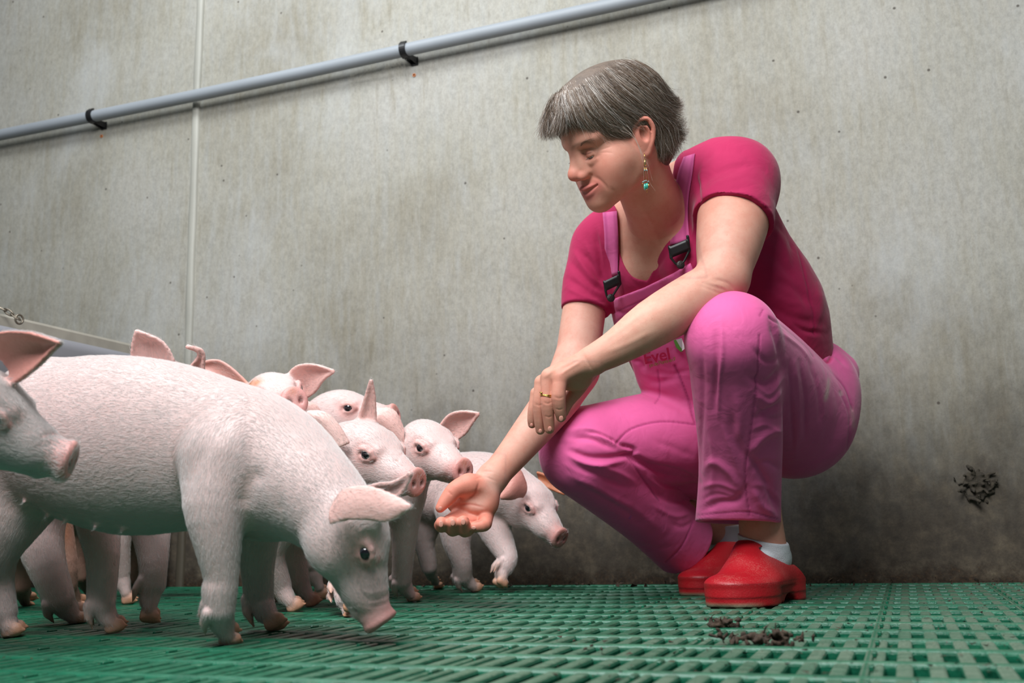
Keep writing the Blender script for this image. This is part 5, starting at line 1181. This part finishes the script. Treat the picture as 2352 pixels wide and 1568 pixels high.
# ---- shoulder straps with black buckles, lettering on the bib
tee_all = [group(tee + [tee_body[5], tee_body[6]], .004), sl_near]
def strip(name, left, right, prims, off, mat, col, parent, thick=.0016, extra0=None):
    """cloth band lying on a surface between two px polylines"""
    L = smooth_line(left, 5); Rr = smooth_line(right, 5); m = min(len(L), len(Rr)); nu = 7; V = []; last = None
    for i in range(m):
        row = []
        for j in range(nu):
            t = j / (nu - 1); p = L[i] * (1 - t) + Rr[i] * t; q = surf(prims, p[0], p[1]); 
            if q[2] > 2.2 and last is not None: q = q / q[2] * last
            last = q[2]; row.append(q[2] - off - (.0008 if 0 < j < nu - 1 else 0))
        V.append([(L[i] * (1 - j / (nu - 1)) + Rr[i] * j / (nu - 1), row[j]) for j in range(nu)])
    dz = np.array([[c[1] for c in r] for r in V]); 
    for _ in range(3): dz[1:-1] = .25 * dz[:-2] + .5 * dz[1:-1] + .25 * dz[2:]
    P1 = np.array([[A(V[i][j][0][0], V[i][j][0][1], dz[i, j]) for j in range(nu)] for i in range(m)]); P2 = P1 * (1 + thick / P1[..., 2:3])
    v = np.concatenate([P1.reshape(-1, 3), P2.reshape(-1, 3)]); n = m * nu; f = []
    for i in range(m - 1):
        for j in range(nu - 1):
            a, b, c, d = i * nu + j, i * nu + j + 1, (i + 1) * nu + j + 1, (i + 1) * nu + j; f += [(a, d, c, b), (a + n, b + n, c + n, d + n)]
        for j, fl in ((0, 0), (nu - 1, 1)):
            a, d = i * nu + j, (i + 1) * nu + j; f.append((a, a + n, d + n, d) if not fl else (a, d, d + n, a + n))
    for i, fl in ((0, 1), (m - 1, 0)):
        for j in range(nu - 1):
            a, b = i * nu + j, i * nu + j + 1; f.append((a, b, b + n, a + n) if fl else (a, a + n, b + n, b))
    cols = np.tile(np.array(col), (2 * n, 1)); st = np.array(LN) * .5 + np.array(col) * .5
    for i in range(m):
        for j in (1, nu - 2): cols[i * nu + j] = st
    return mesh_obj(name, to_world(v), f, mat, parent, cols=cols), P1
STRAP = srgb(206, 92, 148)
s1, _ = strip('shoulder_strap', [(1570, 360), (1556, 400), (1546, 460), (1540, 520), (1539, 562)], [(1596, 352), (1590, 400), (1582, 450), (1580, 500), (1584, 552)], tee_all, .004, M_OVER, STRAP, ovr)
s2, _ = strip('shoulder_strap', [(1384, 488), (1388, 540), (1389, 590), (1391, 640)], [(1417, 484), (1420, 540), (1420, 585), (1419, 630)], tee_all, .004, M_OVER, STRAP, ovr)
def buckle(c1, c2, c3, c4, knob, w, drop, hts):
    """plate through four px corners, wire loop below, round knob"""
    d = min(surf(tee_all, *q)[2] for q in (c1, c3)) - .010; d2 = d + .004
    P = lambda q, dd=d: A(q[0], q[1], dd); ax = unit(P(c2) - P(c1)); dn = unit(P(c4) - P(c1)); nz = unit(np.cross(ax, dn)); 
    R = np.stack([ax, unit(np.cross(nz, ax)), nz], 1); cen = (P(c1) + P(c2) + P(c3) + P(c4)) / 4; hw = np.linalg.norm(P(c2) - P(c1)) / 2; hh = np.linalg.norm(P(c4) - P(c1)) / 2
    pr = [box(cen, [hw, hh, .0022], R, .0012), box(cen - np.array([0, 0, .0022]), [hw * .86, hh * .62, .0012], R, .0008), 
          tube([P(c2) - dn * .004, P(c2), P(c3)], [.0026] * 3, .001), tube([P(c1), P(c4)], [.0022] * 2, .001)]
    k = P(knob, d); pr += [tube([P(c4), k + (P(c4) - P(c3)) * .22 - dn * .004, k], [.0022, .0021, .0022], .001), tube([P(c3), k + (P(c3) - P(c4)) * .22 - dn * .004, k], [.0024, .0021, .0022], .001)]
    b, _, _ = sdf_obj('strap_buckle', pr, .0010, m_black, ovr, (0, 0, 0), sm=1)
    v, f, _ = eye_mesh(k - np.array([0, 0, .001]), np.array([.15, -.1, -1]), .0075)
    v = np.array(v); kk = k - np.array([0, 0, .001]); n = unit([.15, -.1, -1]); v = v - ((v - kk) @ n)[:, None] * n * .65
    mesh_obj('overall_button', to_world(v), f, simple('button_metal', srgb(58, 56, 54), .4, metal=.6, bump=.5, bscale=500), ovr)
buckle((1537, 566), (1580, 548), (1583, 576), (1541, 592), (1563, 608), 0, 0, 0)
buckle((1388, 646), (1422, 630), (1424, 652), (1391, 668), (1403, 684), 0, 0, 0)
m_side = None
q = surf([SEAT] + pants(), 1860, 783); sdf_obj('overall_button', [ell(q - np.array([0, 0, .004]), [.010, .006, .006])], .0012, m_black, ovr, (0, 0, 0))
bibs = [bib] + over
def lettering(txt, name, px0, py0, hpx, ang, col, mat, bold=0.0, sp=1.0):
    cu = bpy.data.curves.new('t', 'FONT'); cu.body = txt; cu.size = 1.0; cu.offset = bold; cu.resolution_u = 3; cu.space_character = sp
    ob = bpy.data.objects.new('t', cu); scene.collection.objects.link(ob); bpy.context.view_layer.update()
    me = ob.evaluated_get(bpy.context.evaluated_depsgraph_get()).to_mesh(); V0 = np.array([v.co[:] for v in me.vertices]); F0 = [tuple(p.vertices) for p in me.polygons]
    bpy.data.objects.remove(ob); bpy.data.curves.remove(cu)
    sc = hpx / .7; ca, sa = math.cos(ang), math.sin(ang); X = px0 + (V0[:, 0] * ca + V0[:, 1] * sa) * sc; Y = py0 + (V0[:, 0] * sa - V0[:, 1] * ca) * sc
    gx = np.linspace(X.min() - 4, X.max() + 4, 10); gy = np.linspace(Y.min() - 4, Y.max() + 4, 8)
    D = np.array([[min(surf(bibs, x, y)[2], 2.1) for x in gx] for y in gy]); out = []
    for x, y in zip(X, Y):
        i = np.clip(np.searchsorted(gx, x) - 1, 0, 8); j = np.clip(np.searchsorted(gy, y) - 1, 0, 6); a = (x - gx[i]) / (gx[1] - gx[0]); b = (y - gy[j]) / (gy[1] - gy[0])
        dd = D[j, i] * (1 - a) * (1 - b) + D[j, i + 1] * a * (1 - b) + D[j + 1, i] * (1 - a) * b + D[j + 1, i + 1] * a * b; out.append(A(x, y, dd - .0022))
    return mesh_obj(name, to_world(np.array(out)), F0, mat, ovr, smooth=False)
m_emb = simple('crimson_embroidery', srgb(178, 20, 74), .7, bump=.4, bscale=900); m_olv = simple('olive_thread', srgb(132, 120, 62), .8); m_wht = simple('white_print', srgb(206, 204, 206), .7); m_grn = simple('green_print', srgb(96, 158, 66), .7)
lettering('Evel', 'lettering', 1480, 836, 27, math.radians(-11), None, m_emb, .02, 1.0)
lettering('ps de Porcs en F', 'small_lettering', 1492, 843, 8.5, math.radians(-14), None, m_olv, .01, .80)
def patch(pts, mat, name, off):
    dd = [surf(bibs, x, y)[2] - off for x, y in pts]; v = [A(x, y, d) for (x, y), d in zip(pts, dd)]
    return mesh_obj(name, to_world(np.array(v)), [tuple(range(len(pts)))], mat, ovr, smooth=False)
patch([(1552, 780), (1566, 776), (1574, 800), (1566, 806)], m_wht, 'white_emblem_patch', .0022)
patch([(1547, 782), (1552, 779), (1562, 796), (1570, 806), (1564, 808), (1553, 798)], m_grn, 'green_emblem_leaf', .0026)
# ---- hair
HAIR_D = srgb(92, 78, 66)
cap = [he((0, -.030, .060), (.088, .112, .093), .02), he((0, .022, .082), (.072, .080, .062), .03), he((0, -.072, .005), (.070, .062, .070), .03), he((0, -.060, -.045), (.055, .045, .045), .03),
       he((0, .056, .086), (.058, .044, .040), .02),
       he((0, .120, -.030), (.10, .085, .100), .008, op='sub'), he((-.088, .012, -.020), (.030, .036, .052), .008, op='sub'), he((.088, .012, -.020), (.030, .036, .052), .008, op='sub'), he((0, .02, -.10), (.07, .07, .09), .01, op='sub')]
def hairm():
    m, nt, b = new_mat('grey_brown_hair'); at = N(nt, 'ShaderNodeAttribute'); at.attribute_name = 'Col'; nt.links.new(at.outputs['Color'], b.inputs['Base Color'])
    b.inputs['Roughness'].default_value = .34; b.inputs['Specular IOR Level'].default_value = .5; return m
M_HAIR = hairm(); m_cap = simple('hair_underlayer', srgb(90, 76, 65), .6, bump=.8, bscale=300, var=.3, vscale=60)
hair_cap, _, _ = sdf_obj('hair', cap, .0022, m_cap, woman, HAIR_D)
fam = [[[(1283, 214), (1260, 250), (1247, 290), (1242, 324)], [(1290, 208), (1270, 250), (1260, 288), (1262, 326)], [(1292, 205), (1282, 250), (1276, 286), (1282, 318)], [(1293, 200), (1292, 240), (1297, 275), (1308, 302)], [(1297, 194), (1303, 240), (1316, 276), (1336, 306)],
        [(1303, 186), (1322, 238), (1346, 280), (1376, 312)], [(1312, 178), (1337, 235), (1365, 280), (1400, 312), (1432, 318)], [(1326, 166), (1357, 220), (1395, 265), (1430, 295), (1460, 302)],
        [(1342, 155), (1377, 205), (1420, 245), (1460, 272), (1492, 284)], [(1358, 146), (1402, 185), (1450, 225), (1495, 262), (1530, 292), (1548, 318)], [(1376, 139), (1427, 165), (1475, 205), (1515, 250), (1545, 277), (1568, 287)],
        [(1400, 137), (1450, 152), (1498, 187), (1530, 225), (1555, 247), (1574, 250)], [(1425, 136), (1472, 150), (1512, 185), (1538, 217), (1558, 234), (1567, 226)]],
       [[(1462, 268), (1490, 300), (1498, 335), (1494, 372)], [(1482, 268), (1508, 300), (1514, 340), (1510, 384)], [(1500, 264), (1525, 300), (1533, 340), (1530, 380)], [(1510, 258), (1540, 292), (1547, 330), (1549, 368)], [(1515, 250), (1548, 285), (1562, 310), (1574, 320)]],
       [[(1500, 240), (1535, 268), (1562, 276), (1580, 262)], [(1505, 255), (1540, 285), (1568, 300), (1586, 296)], [(1500, 270), (1535, 300), (1560, 322), (1582, 324)]],
       [[(1385, 285), (1425, 300), (1450, 312), (1444, 330)], [(1395, 275), (1438, 292), (1462, 300), (1456, 318)]],
       [[(1298, 200), (1310, 262), (1330, 300), (1352, 322)], [(1320, 182), (1350, 245), (1390, 296), (1422, 322)]]]
def guide3(g, lift0=.001):
    n = 12; S = smooth_line(g, 6); u = np.linspace(0, len(S) - 1, n); X = np.stack([np.interp(u, np.arange(len(S)), S[:, i]) for i in (0, 1)], 1); dep = []
    for x, y in X: q = surf(cap, x, y, 1.4, 1.95); dep.append(q[2])
    dep = np.array(dep); ok = dep < 1.85
    if not ok.any(): dep[:] = 1.70
    else:
        k = np.nonzero(ok)[0]; dep = np.interp(np.arange(n), k, dep[k])
    for _ in range(3): dep[1:-1] = .25 * dep[:-2] + .5 * dep[1:-1] + .25 * dep[2:]
    return np.array([A(x, y, d - lift0) for (x, y), d in zip(X, dep)])
rng = np.random.default_rng(5); SN = []; SC = []; wts = [1.0, .42, .05, .12, .12]; NTOT = 15000
tones = np.array([srgb(80, 65, 54), srgb(108, 90, 76), srgb(136, 117, 101), srgb(174, 162, 150), srgb(218, 212, 206)]); tp = [.22, .30, .23, .15, .10]
for fi, fm in enumerate(fam):
    G3 = [guide3(g) for g in fm]; n = int(NTOT * wts[fi] / sum(wts)); ng = len(G3)
    for _ in range(n):
        x = rng.random() * (ng - 1); i = int(x); t = x - i; g = G3[i] * (1 - t) + G3[i + 1] * t
        side = np.gradient(g, axis=0); side = np.cross(side, [0, 0, 1.]); side /= np.linalg.norm(side, axis=1)[:, None] + 1e-9
        a = (.09 if fi == 0 else 0) + rng.random() * (.33 if rng.random() < .7 else .7); b = a + (1 - a) * (.60 + .34 * rng.random() + .14 * math.sin(x * 21.0) * (fi == 0)); u = np.linspace(a, min(b, 1.06), 12) * 11
        gg = np.stack([np.interp(u, np.arange(12), g[:, k]) for k in range(3)], 1); ss = np.stack([np.interp(u, np.arange(12), side[:, k]) for k in range(3)], 1)
        clump = np.sin(x * 38 + fi) * .0022; w = np.linspace(0, 1, 12)[:, None]
        off = rng.normal() * .0035 + clump * w + rng.normal() * .004 * w ** 2 + .0012 * np.sin(w * 9 + rng.random() * 6)
        st = gg + ss * off; st[:, 2] -= (rng.random() ** 1.5) * .006 + .004 * (w[:, 0] ** 2) * rng.random() - .001
        if rng.random() < .05: st = st + ss * (w ** 1.6) * rng.normal() * .010 + np.array([0, 0, -.004]) * w
        SN.append(st); c = tones[rng.choice(5, p=tp)]; SC.append(c * (.85 + .3 * rng.random()))
SN = np.array(SN); SC = np.array(SC)
# the other side of the head, mirrored across her face
Lc = (SN - HC) @ HR; Lc[..., 0] *= -1; M2 = Lc @ HR.T + HC
allS = np.concatenate([SN, M2[::2]]); allC = np.concatenate([SC, SC[::2]])
# eyebrow and lash hairs
EB = []
for k in range(150):
    t = rng.random(); s_ = -1 if k < 105 else 1; x0 = .014 + .034 * t; z0 = .0255 + .006 * math.sin(t * 2.4) + rng.normal() * .0012; q = HL(x0 * s_, .088 - .010 * t * t, z0)
    r_ = unit(q); q = surf(skin, 1176 + FPX * q[0] / q[2], 784 + FPX * q[1] / q[2], 1.5, 1.9, .0006) if s_ < 0 else q + HR[:, 1] * .004; dv = HR @ np.array([.006 * s_, -.001, .0022 * (1 - t * 1.6)])
    EB.append([q + dv * u + HR[:, 1] * .0006 * u for u in np.linspace(0, 1, 12)])
for s_ in (-1, 1):
    for k in range(12):
        a_ = -.62 + 1.3 * k / 11; c_ = HL(.031 * s_, .0770, .0040); o_ = HR @ np.array([math.sin(a_) * .0150, math.cos(a_) * .0138, -.0045]) * HS; dv = HR @ np.array([math.sin(a_) * .0030, .0044, -.0034])
        EB.append([c_ + o_ + dv * u + HR[:, 2] * .0016 * u * u for u in np.linspace(0, 1, 12)])
# a few long wisps by the ear
W_ = []
for k in range(7):
    a = rng.normal(size=2) * 2.5; g = smooth_line([(1428 + a[0] * 3, 290 + a[1] * 2), (1458 + a[0], 318), (1482 + a[1], 375), (1488 + a[1] * 2, 415), (1500 + a[1] * 4, 438)][:3 + k % 3], 5); u = np.linspace(0, len(g) - 1, 12)
    W_.append([A(np.interp(t, np.arange(len(g)), g[:, 0]), np.interp(t, np.arange(len(g)), g[:, 1]), 1.625 - .004 * rng.random()) for t in u])
allS = np.concatenate([allS, np.array(W_), np.array(EB)]); allC = np.concatenate([allC, np.tile(tones[3], (7, 1)), np.tile(srgb(104, 82, 66), (150, 1)), np.tile(srgb(70, 52, 44), (24, 1))])
hs = hair_obj('hair_strands', to_world(allS.reshape(-1, 3)).reshape(allS.shape), .00017, M_HAIR, hair_cap, .35, np.clip(allC, 0, 1)); hs['kind'] = 'stuff'
# ---- earring
m_gold = simple('gold', srgb(212, 170, 96), .25, metal=1.0); m_turq = simple('turquoise_bead', srgb(60, 168, 150), .2, coat=1.0); m_pearl = simple('grey_bead', srgb(120, 140, 140), .2, coat=1.0)
ed = surf(skin, 1479, 352)[2] - .003
def e_(x, y, dd=0.): return to_world(A(x, y, ed + dd))
mb = MB(); mb.tube([e_(1480, 352), e_(1480.5, 362), e_(1481, 366)], .0006, 8); mb.tube([e_(1481.5, 366), e_(1481.5, 381)], .0024, 10)
mb.tube([e_(1480.5, 381), e_(1480, 395), e_(1481, 408), e_(1480, 418)], .0005, 6); mb.tube([e_(1483, 381), e_(1486, 398), e_(1487, 410), e_(1484, 418)], .0005, 6)
mb.tube([e_(1477, 432), e_(1474, 424), e_(1480, 416)], .0006, 6); mb.tube([e_(1488, 418), e_(1491, 428), e_(1488, 433)], .0006, 6); mb.tube([e_(1485, 432), e_(1486, 442)], .0006, 6)
er = mb.build('earring', m_gold, woman, smooth=True); er['label'] = 'gold drop earring with turquoise beads'
for x, y, w, h, mm in ((1481.5, 429, .0022, 7, m_turq), (1486.5, 427, .0021, 6.5, m_turq)):
    mb = MB(); mb.tube([e_(x - .6, y - h), e_(x, y + h)], w, 10); mb.build('bead', mm, er, smooth=True)
for x, y in ((1477, 418), (1480, 416), (1489, 417), (1484, 415), (1481, 391), (1486, 391)):
    v, f, _ = eye_mesh(A(x, y, ed - .002), [0, 0, -1], .0015); mesh_obj('bead', to_world(np.array(v)), f, m_pearl, er)
# ---- gold ring around the hanging hand's finger
rcn = A(1257.5, 909, 1.5775); axr = unit(A(1257, 926, 1.576) - A(1260, 880, 1.582)); u_ = unit(np.cross(axr, [0, 0, 1])); w_ = np.cross(axr, u_)
mb = MB()
for s_, am in ((-1, .0018), (1, .0014)):
    mb.tube([to_world(rcn + (math.cos(a) * u_ + math.sin(a) * w_) * .0112 + axr * (s_ * .0016 + am * math.sin(a * 1.0 + (0 if s_ < 0 else 1.2)))) for a in np.linspace(0, 2 * math.pi, 28, endpoint=False)], .00095, 8, closed=True)
mb.tube([to_world(rcn + u_ * -.0085 + np.array([0, 0, -.0075]) - axr * .004), to_world(rcn + u_ * -.012 + np.array([0, 0, -.006]) - axr * .005)], .0016, 8)
rg = mb.build('ring', m_gold, woman, smooth=True); rg['label'] = 'twisted gold finger ring'
# ---- socks and clogs
def floor_pt(px, d):
    a = to_world(A(px, 1200, d))[2]; b = to_world(A(px, 1500, d))[2]; return A(px, 1200 + (0 - a) / (b - a) * 300, d)
UPV = unit(from_world([0, 0, 1]) - from_world([0, 0, 0]))
m_sock = simple('white_cotton', srgb(206, 210, 216), .85, bump=.5, bscale=700); 
def red_clog():
    m, nt, b = new_mat('red_rubber'); geo = N(nt, 'ShaderNodeNewGeometry'); P = geo.outputs['Position']; a = N(nt, 'ShaderNodeVertexColor'); a.layer_name = 'Col'
    d1 = noise(nt, P, 420, 3, .6); d2 = noise(nt, P, 20, 5, .6); sn = N(nt, 'ShaderNodeSeparateXYZ'); nt.links.new(geo.outputs['Normal'], sn.inputs[0])
    fac = mathn(nt, 'MULTIPLY', ramp(nt, mathn(nt, 'ADD', mathn(nt, 'MULTIPLY', d1, .55), mathn(nt, 'MULTIPLY', d2, .5)), [(.54, (0, 0, 0)), (.72, (.34, .34, .34))]), mathn(nt, 'ADD', mathn(nt, 'MULTIPLY', sn.outputs[2], .7), .35, clamp=True))
    c = mix(nt, fac, a.outputs[0], srgb(206, 140, 128)); nt.links.new(c, b.inputs['Base Color']); b.inputs['Roughness'].default_value = .42
    bp = N(nt, 'ShaderNodeBump'); bp.inputs['Strength'].default_value = .4; bp.inputs['Distance'].default_value = .0015
    nt.links.new(mathn(nt, 'ADD', noise(nt, P, 260, 4, .6), mathn(nt, 'MULTIPLY', d1, .5)), bp.inputs['Height']); nt.links.new(bp.outputs[0], b.inputs['Normal']); return m
M_CLOG = red_clog(); RUB = srgb(172, 20, 32)
def clog(heel, toe, lab, sg=1):
    f = unit(toe - heel); f = unit(f - (f @ UPV) * UPV); lat = np.cross(UPV, f)      # lat: toward her right
    L = np.linalg.norm(toe - heel); k = L / .262; c = heel
    Q = lambda x, y, z: c + k * (x * lat + y * f + z * UPV); Rm = np.stack([lat, f, UPV], 1)
    up = [ell(Q(0, .186, .035), np.array([.0555, .075, .019]) * k, Rm, .012), ell(Q(0, .150, .034), np.array([.050, .07, .022]) * k, Rm, .012),
          tube([Q(-.004 * sg, .180, .034), Q(-.010 * sg, .150, .050), Q(-.014 * sg, .120, .072), Q(-.016 * sg, .095, .082)], np.array([.026, .031, .034, .035]) * k, .022),
          tube([Q(0, .150, .036), Q(0, .08, .038), Q(0, .035, .038)], np.array([.046, .041, .037]) * k, .018), ell(Q(0, .036, .042), np.array([.038, .044, .032]) * k, Rm, .012),
          plane_cut(Q(0, .112, .112), unit(-.064 * f + .088 * UPV + .03 * sg * lat), .004, Q(0, .05, .10), .085 * k)]
    cav = [tube([Q(-.014 * sg, .145, .170), Q(-.012 * sg, .092, .112), Q(0, .03, .098), Q(0, -.03, .105)], np.array([.03, .034, .036, .036]) * k, .006, 'sub'), tube([Q(0, .125, .066), Q(0, .09, .062), Q(0, .035, .060)], np.array([.026, .031, .029]) * k, .006, 'sub')]
    body = group(up + cav + [plane(Q(0, 0, .028), -UPV, .002)], .004)
    def solep(z0, z1, g):
        pr = [ell(Q(0, .185, 0), np.array([.0565 + g, .075 + g, 9]) * k, Rm, .02), ell(Q(0, .045, 0), np.array([.039 + g, .048 + g, 9]) * k, Rm, .02), rc(Q(0, .06, -.3), Q(0, .06, .3), .03, .03, .01)]
        return group([_mk(pr[0].f, c - .3, c + .3, .02, 'add', None, None), _mk(pr[1].f, c - .3, c + .3, .02, 'add', None, None), group([box(Q(0, .10, .02), np.array([.038 + g, .07, .06]) * k, Rm, .004)], .01),
                      plane(Q(0, 0, z1), UPV, .004), plane(Q(0, 0, z0), -UPV, .004)], .003)
    band = solep(.014, .036, .0); tread = solep(.0, .0155, -.001); tread2 = solep(.0, .014, -.001)
    arch = ell(Q(0, .088, -.002), np.array([.09, .024, .016]) * k, Rm, .006, op='sub'); spring = rc(Q(-.08, .272, -.004), Q(.08, .272, -.004), .012 * k, .012 * k, .012, op='sub')
    notch = [rc(Q(-.08, y, -.001), Q(-.03, y - .004, -.001), .0022, .0022, .001, op='sub') for y in (.105, .115, .125, .135, .148, .162)] + [rc(Q(.08, y, -.001), Q(.03, y - .004, -.001), .0022, .0022, .001, op='sub') for y in (.105, .115, .125, .135)]
    prims = [body, band, tread, arch, spring] + notch
    V, F = mesh_sdf(prims, .0019); V = smooth_mesh(V, F, 1); loc = (V - c) @ Rm / k; Cc = np.tile(np.array(RUB), (len(V), 1)); 
    g = (np.exp(-((loc[:, 2] - .0150) / .0012) ** 2) + np.exp(-((loc[:, 2] - .0355) / .0012) ** 2) * .7)[:, None]; Cc = Cc * (1 - .75 * g) + np.array(srgb(84, 6, 14)) * .75 * g
    wn = (np.clip((.009 - loc[:, 2]) / .005, 0, 1) * np.clip((loc[:, 1] - .21) / .03, 0, 1) * .8)[:, None]; Cc = Cc * (1 - wn) + np.array(srgb(112, 128, 104)) * wn
    wh = (np.clip((.030 - loc[:, 2]) / .03, 0, 1) * np.clip((.06 - loc[:, 1]) / .06, 0, 1) * .5)[:, None]; Cc = Cc * (1 - wh) + np.array(srgb(196, 150, 140)) * wh
    o = mesh_obj('clog', to_world(V), F, M_CLOG, woman, cols=Cc); o['label'] = lab
    mb = MB(); 
    sdf_obj('insole', [ell(Q(0, .06, .034), np.array([.030, .06, .006]) * k, Rm, .004)], .0018, M_CLOG, o, RUB)
    return Q, k, Rm
Q1, k1_, R1_ = clog(floor_pt(1176 + .505 * FPX / 1.826, 1.826), floor_pt(1176 + .334 * FPX / 1.62, 1.62), 'dusty red rubber clog on the near foot')
Q2, k2_, R2_ = clog(floor_pt(1722, 2.12), floor_pt(1588, 1.92), 'red rubber clog in shade on the far foot', -1)
def sock(Q, k, an, top, cutn, rib):
    P_ = [tube([an + unit(top - an) * .04, top, an, Q(0, .07, .072), Q(0, .11, .068)], [rpx(54, 1.8), rpx(54, 1.8), rpx(53, 1.8), .031 * k, .028 * k], .01), plane(top, cutn, .002)]
    o, V, F = sdf_obj('sock', P_, .0018, m_sock, woman, (1, 1, 1))
sock(Q1, k1_, A(1762, 1278, 1.775), A(1752, 1236, 1.775), unit([.16, -1, 0]), 0)
sock(Q2, k2_, A(1674, 1265, 2.115), A(1668, 1200, 2.11), unit([0, -1, 0]), 0)
# ---------------------------------------------------------------- dirt on the slats and the wall
m_dung = simple('dried_manure', srgb(58, 44, 32), .85, bump=1.0, bscale=260, var=.45, vscale=90)
m_dry = simple('dry_crust', srgb(52, 46, 36), .9, bump=1.0, bscale=300, var=.4, vscale=80)
def clump(name, c, r, n, seed, lab, cat, grp, squash=(1, 1, .6), mat=None, vox=.0022, wall=False):
    rg_ = np.random.default_rng(seed); pr = []
    for i in range(n):
        o = rg_.normal(size=3) * r * .42 * np.array([squash[0], squash[1], squash[2]]); q = c + from_world(o) - from_world([0, 0, 0]); q2 = q + (from_world(rg_.normal(size=3) * r * .22) - from_world([0, 0, 0]))
        pr.append(rc(q, q2, r * (.04 + .10 * rg_.random() ** 2), r * (.03 + .06 * rg_.random()), .003))
    V, F = mesh_sdf(pr, vox); V = smooth_mesh(V, F, 1); W = to_world(V)
    if not wall: W[:, 2] = np.maximum(W[:, 2], .0012)
    else: W[:, 1] = np.minimum(W[:, 1], WALL_Y + .001)
    o = mesh_obj(name, W, F, mat or m_dung); tag(o, lab, cat, grp); return o
clump('manure_clump', G(1662, 1432, .006), .026, 60, 1, 'crumbly brown manure clump on the slats just below the near clog', 'dirt', 'manure on the slats', (1.3, 1, .5))
clump('manure_clump', G(1740, 1468, .006), .026, 60, 2, 'flat brown manure smear on the slats, left part of the larger pile', 'dirt', 'manure on the slats', (2.0, 1, .3))
clump('manure_clump', G(1790, 1468, .008), .022, 60, 3, 'dark rounded manure lump at the right end of the pile on the slats', 'dirt', 'manure on the slats', (1.2, 1, .6))
clump('manure_clump', G(1366, 1492, .004), .012, 10, 4, 'tiny dark dung crumb alone on the slats in the bottom centre', 'dirt', 'manure on the slats', (1.5, 1, .5), vox=.0016)
pw = from_world(plane_hit(2246, 1112, 1, WALL_Y - .003)); clump('dung_crust', pw, .038, 150, 6, 'dried dung crust stuck on the lower right concrete wall', 'dirt', None, (.9, .06, 1.0), m_dry, .0026, True)
pw = from_world(plane_hit(2268, 1132, 1, WALL_Y - .004)); 
# crumbs swept along the foot of the wall
rg_ = np.random.default_rng(9); mb = MB(); bb = [woman.matrix_world @ Vector(c) for c in woman.bound_box]; wlo = np.min(bb, 0); whi = np.max(bb, 0)
mcs = [to_world(G(1662, 1432)), to_world(G(1740, 1468)), to_world(G(1790, 1468)), to_world(G(1366, 1492))]
for i in range(2600):
    x = rg_.uniform(.35, 1.7) if rg_.random() < .8 else rg_.uniform(-1.6, .6); y = WALL_Y - abs(rg_.normal()) * .05 * (1.5 if x > 1.2 else .7) - .002; z = .003 + abs(rg_.normal()) * .006 * (1 if WALL_Y - y < .03 else .1)
    if wlo[0] - .02 < x < whi[0] + .02 and y < whi[1] + .02: continue
    s = .0008 + .0034 * rg_.random() ** 3; a = rg_.normal(size=(4, 3)) * s; mb.add([np.array([x, y, z]) + k for k in a], [(0, 1, 2), (0, 3, 1), (0, 2, 3), (1, 3, 2)])
for i in range(500):
    q = plane_hit(rg_.uniform(1250, 2352), rg_.uniform(1352, 1560), 2, .002); s = .0005 + .0015 * rg_.random() ** 3
    if (wlo[0] - .02 < q[0] < whi[0] + .02 and q[1] > wlo[1] - .02) or any(np.linalg.norm(q[:2] - c[:2]) < .06 for c in mcs): continue
    a = rg_.normal(size=(4, 3)) * s * [1.6, 1, .6]; mb.add([q + k for k in a], [(0, 1, 2), (0, 3, 1), (0, 2, 3), (1, 3, 2)])
cr = mb.build('dirt_crumbs', m_dung); tag(cr, 'loose brown dirt crumbs along the wall foot and on the slats', 'dirt', kind='stuff')
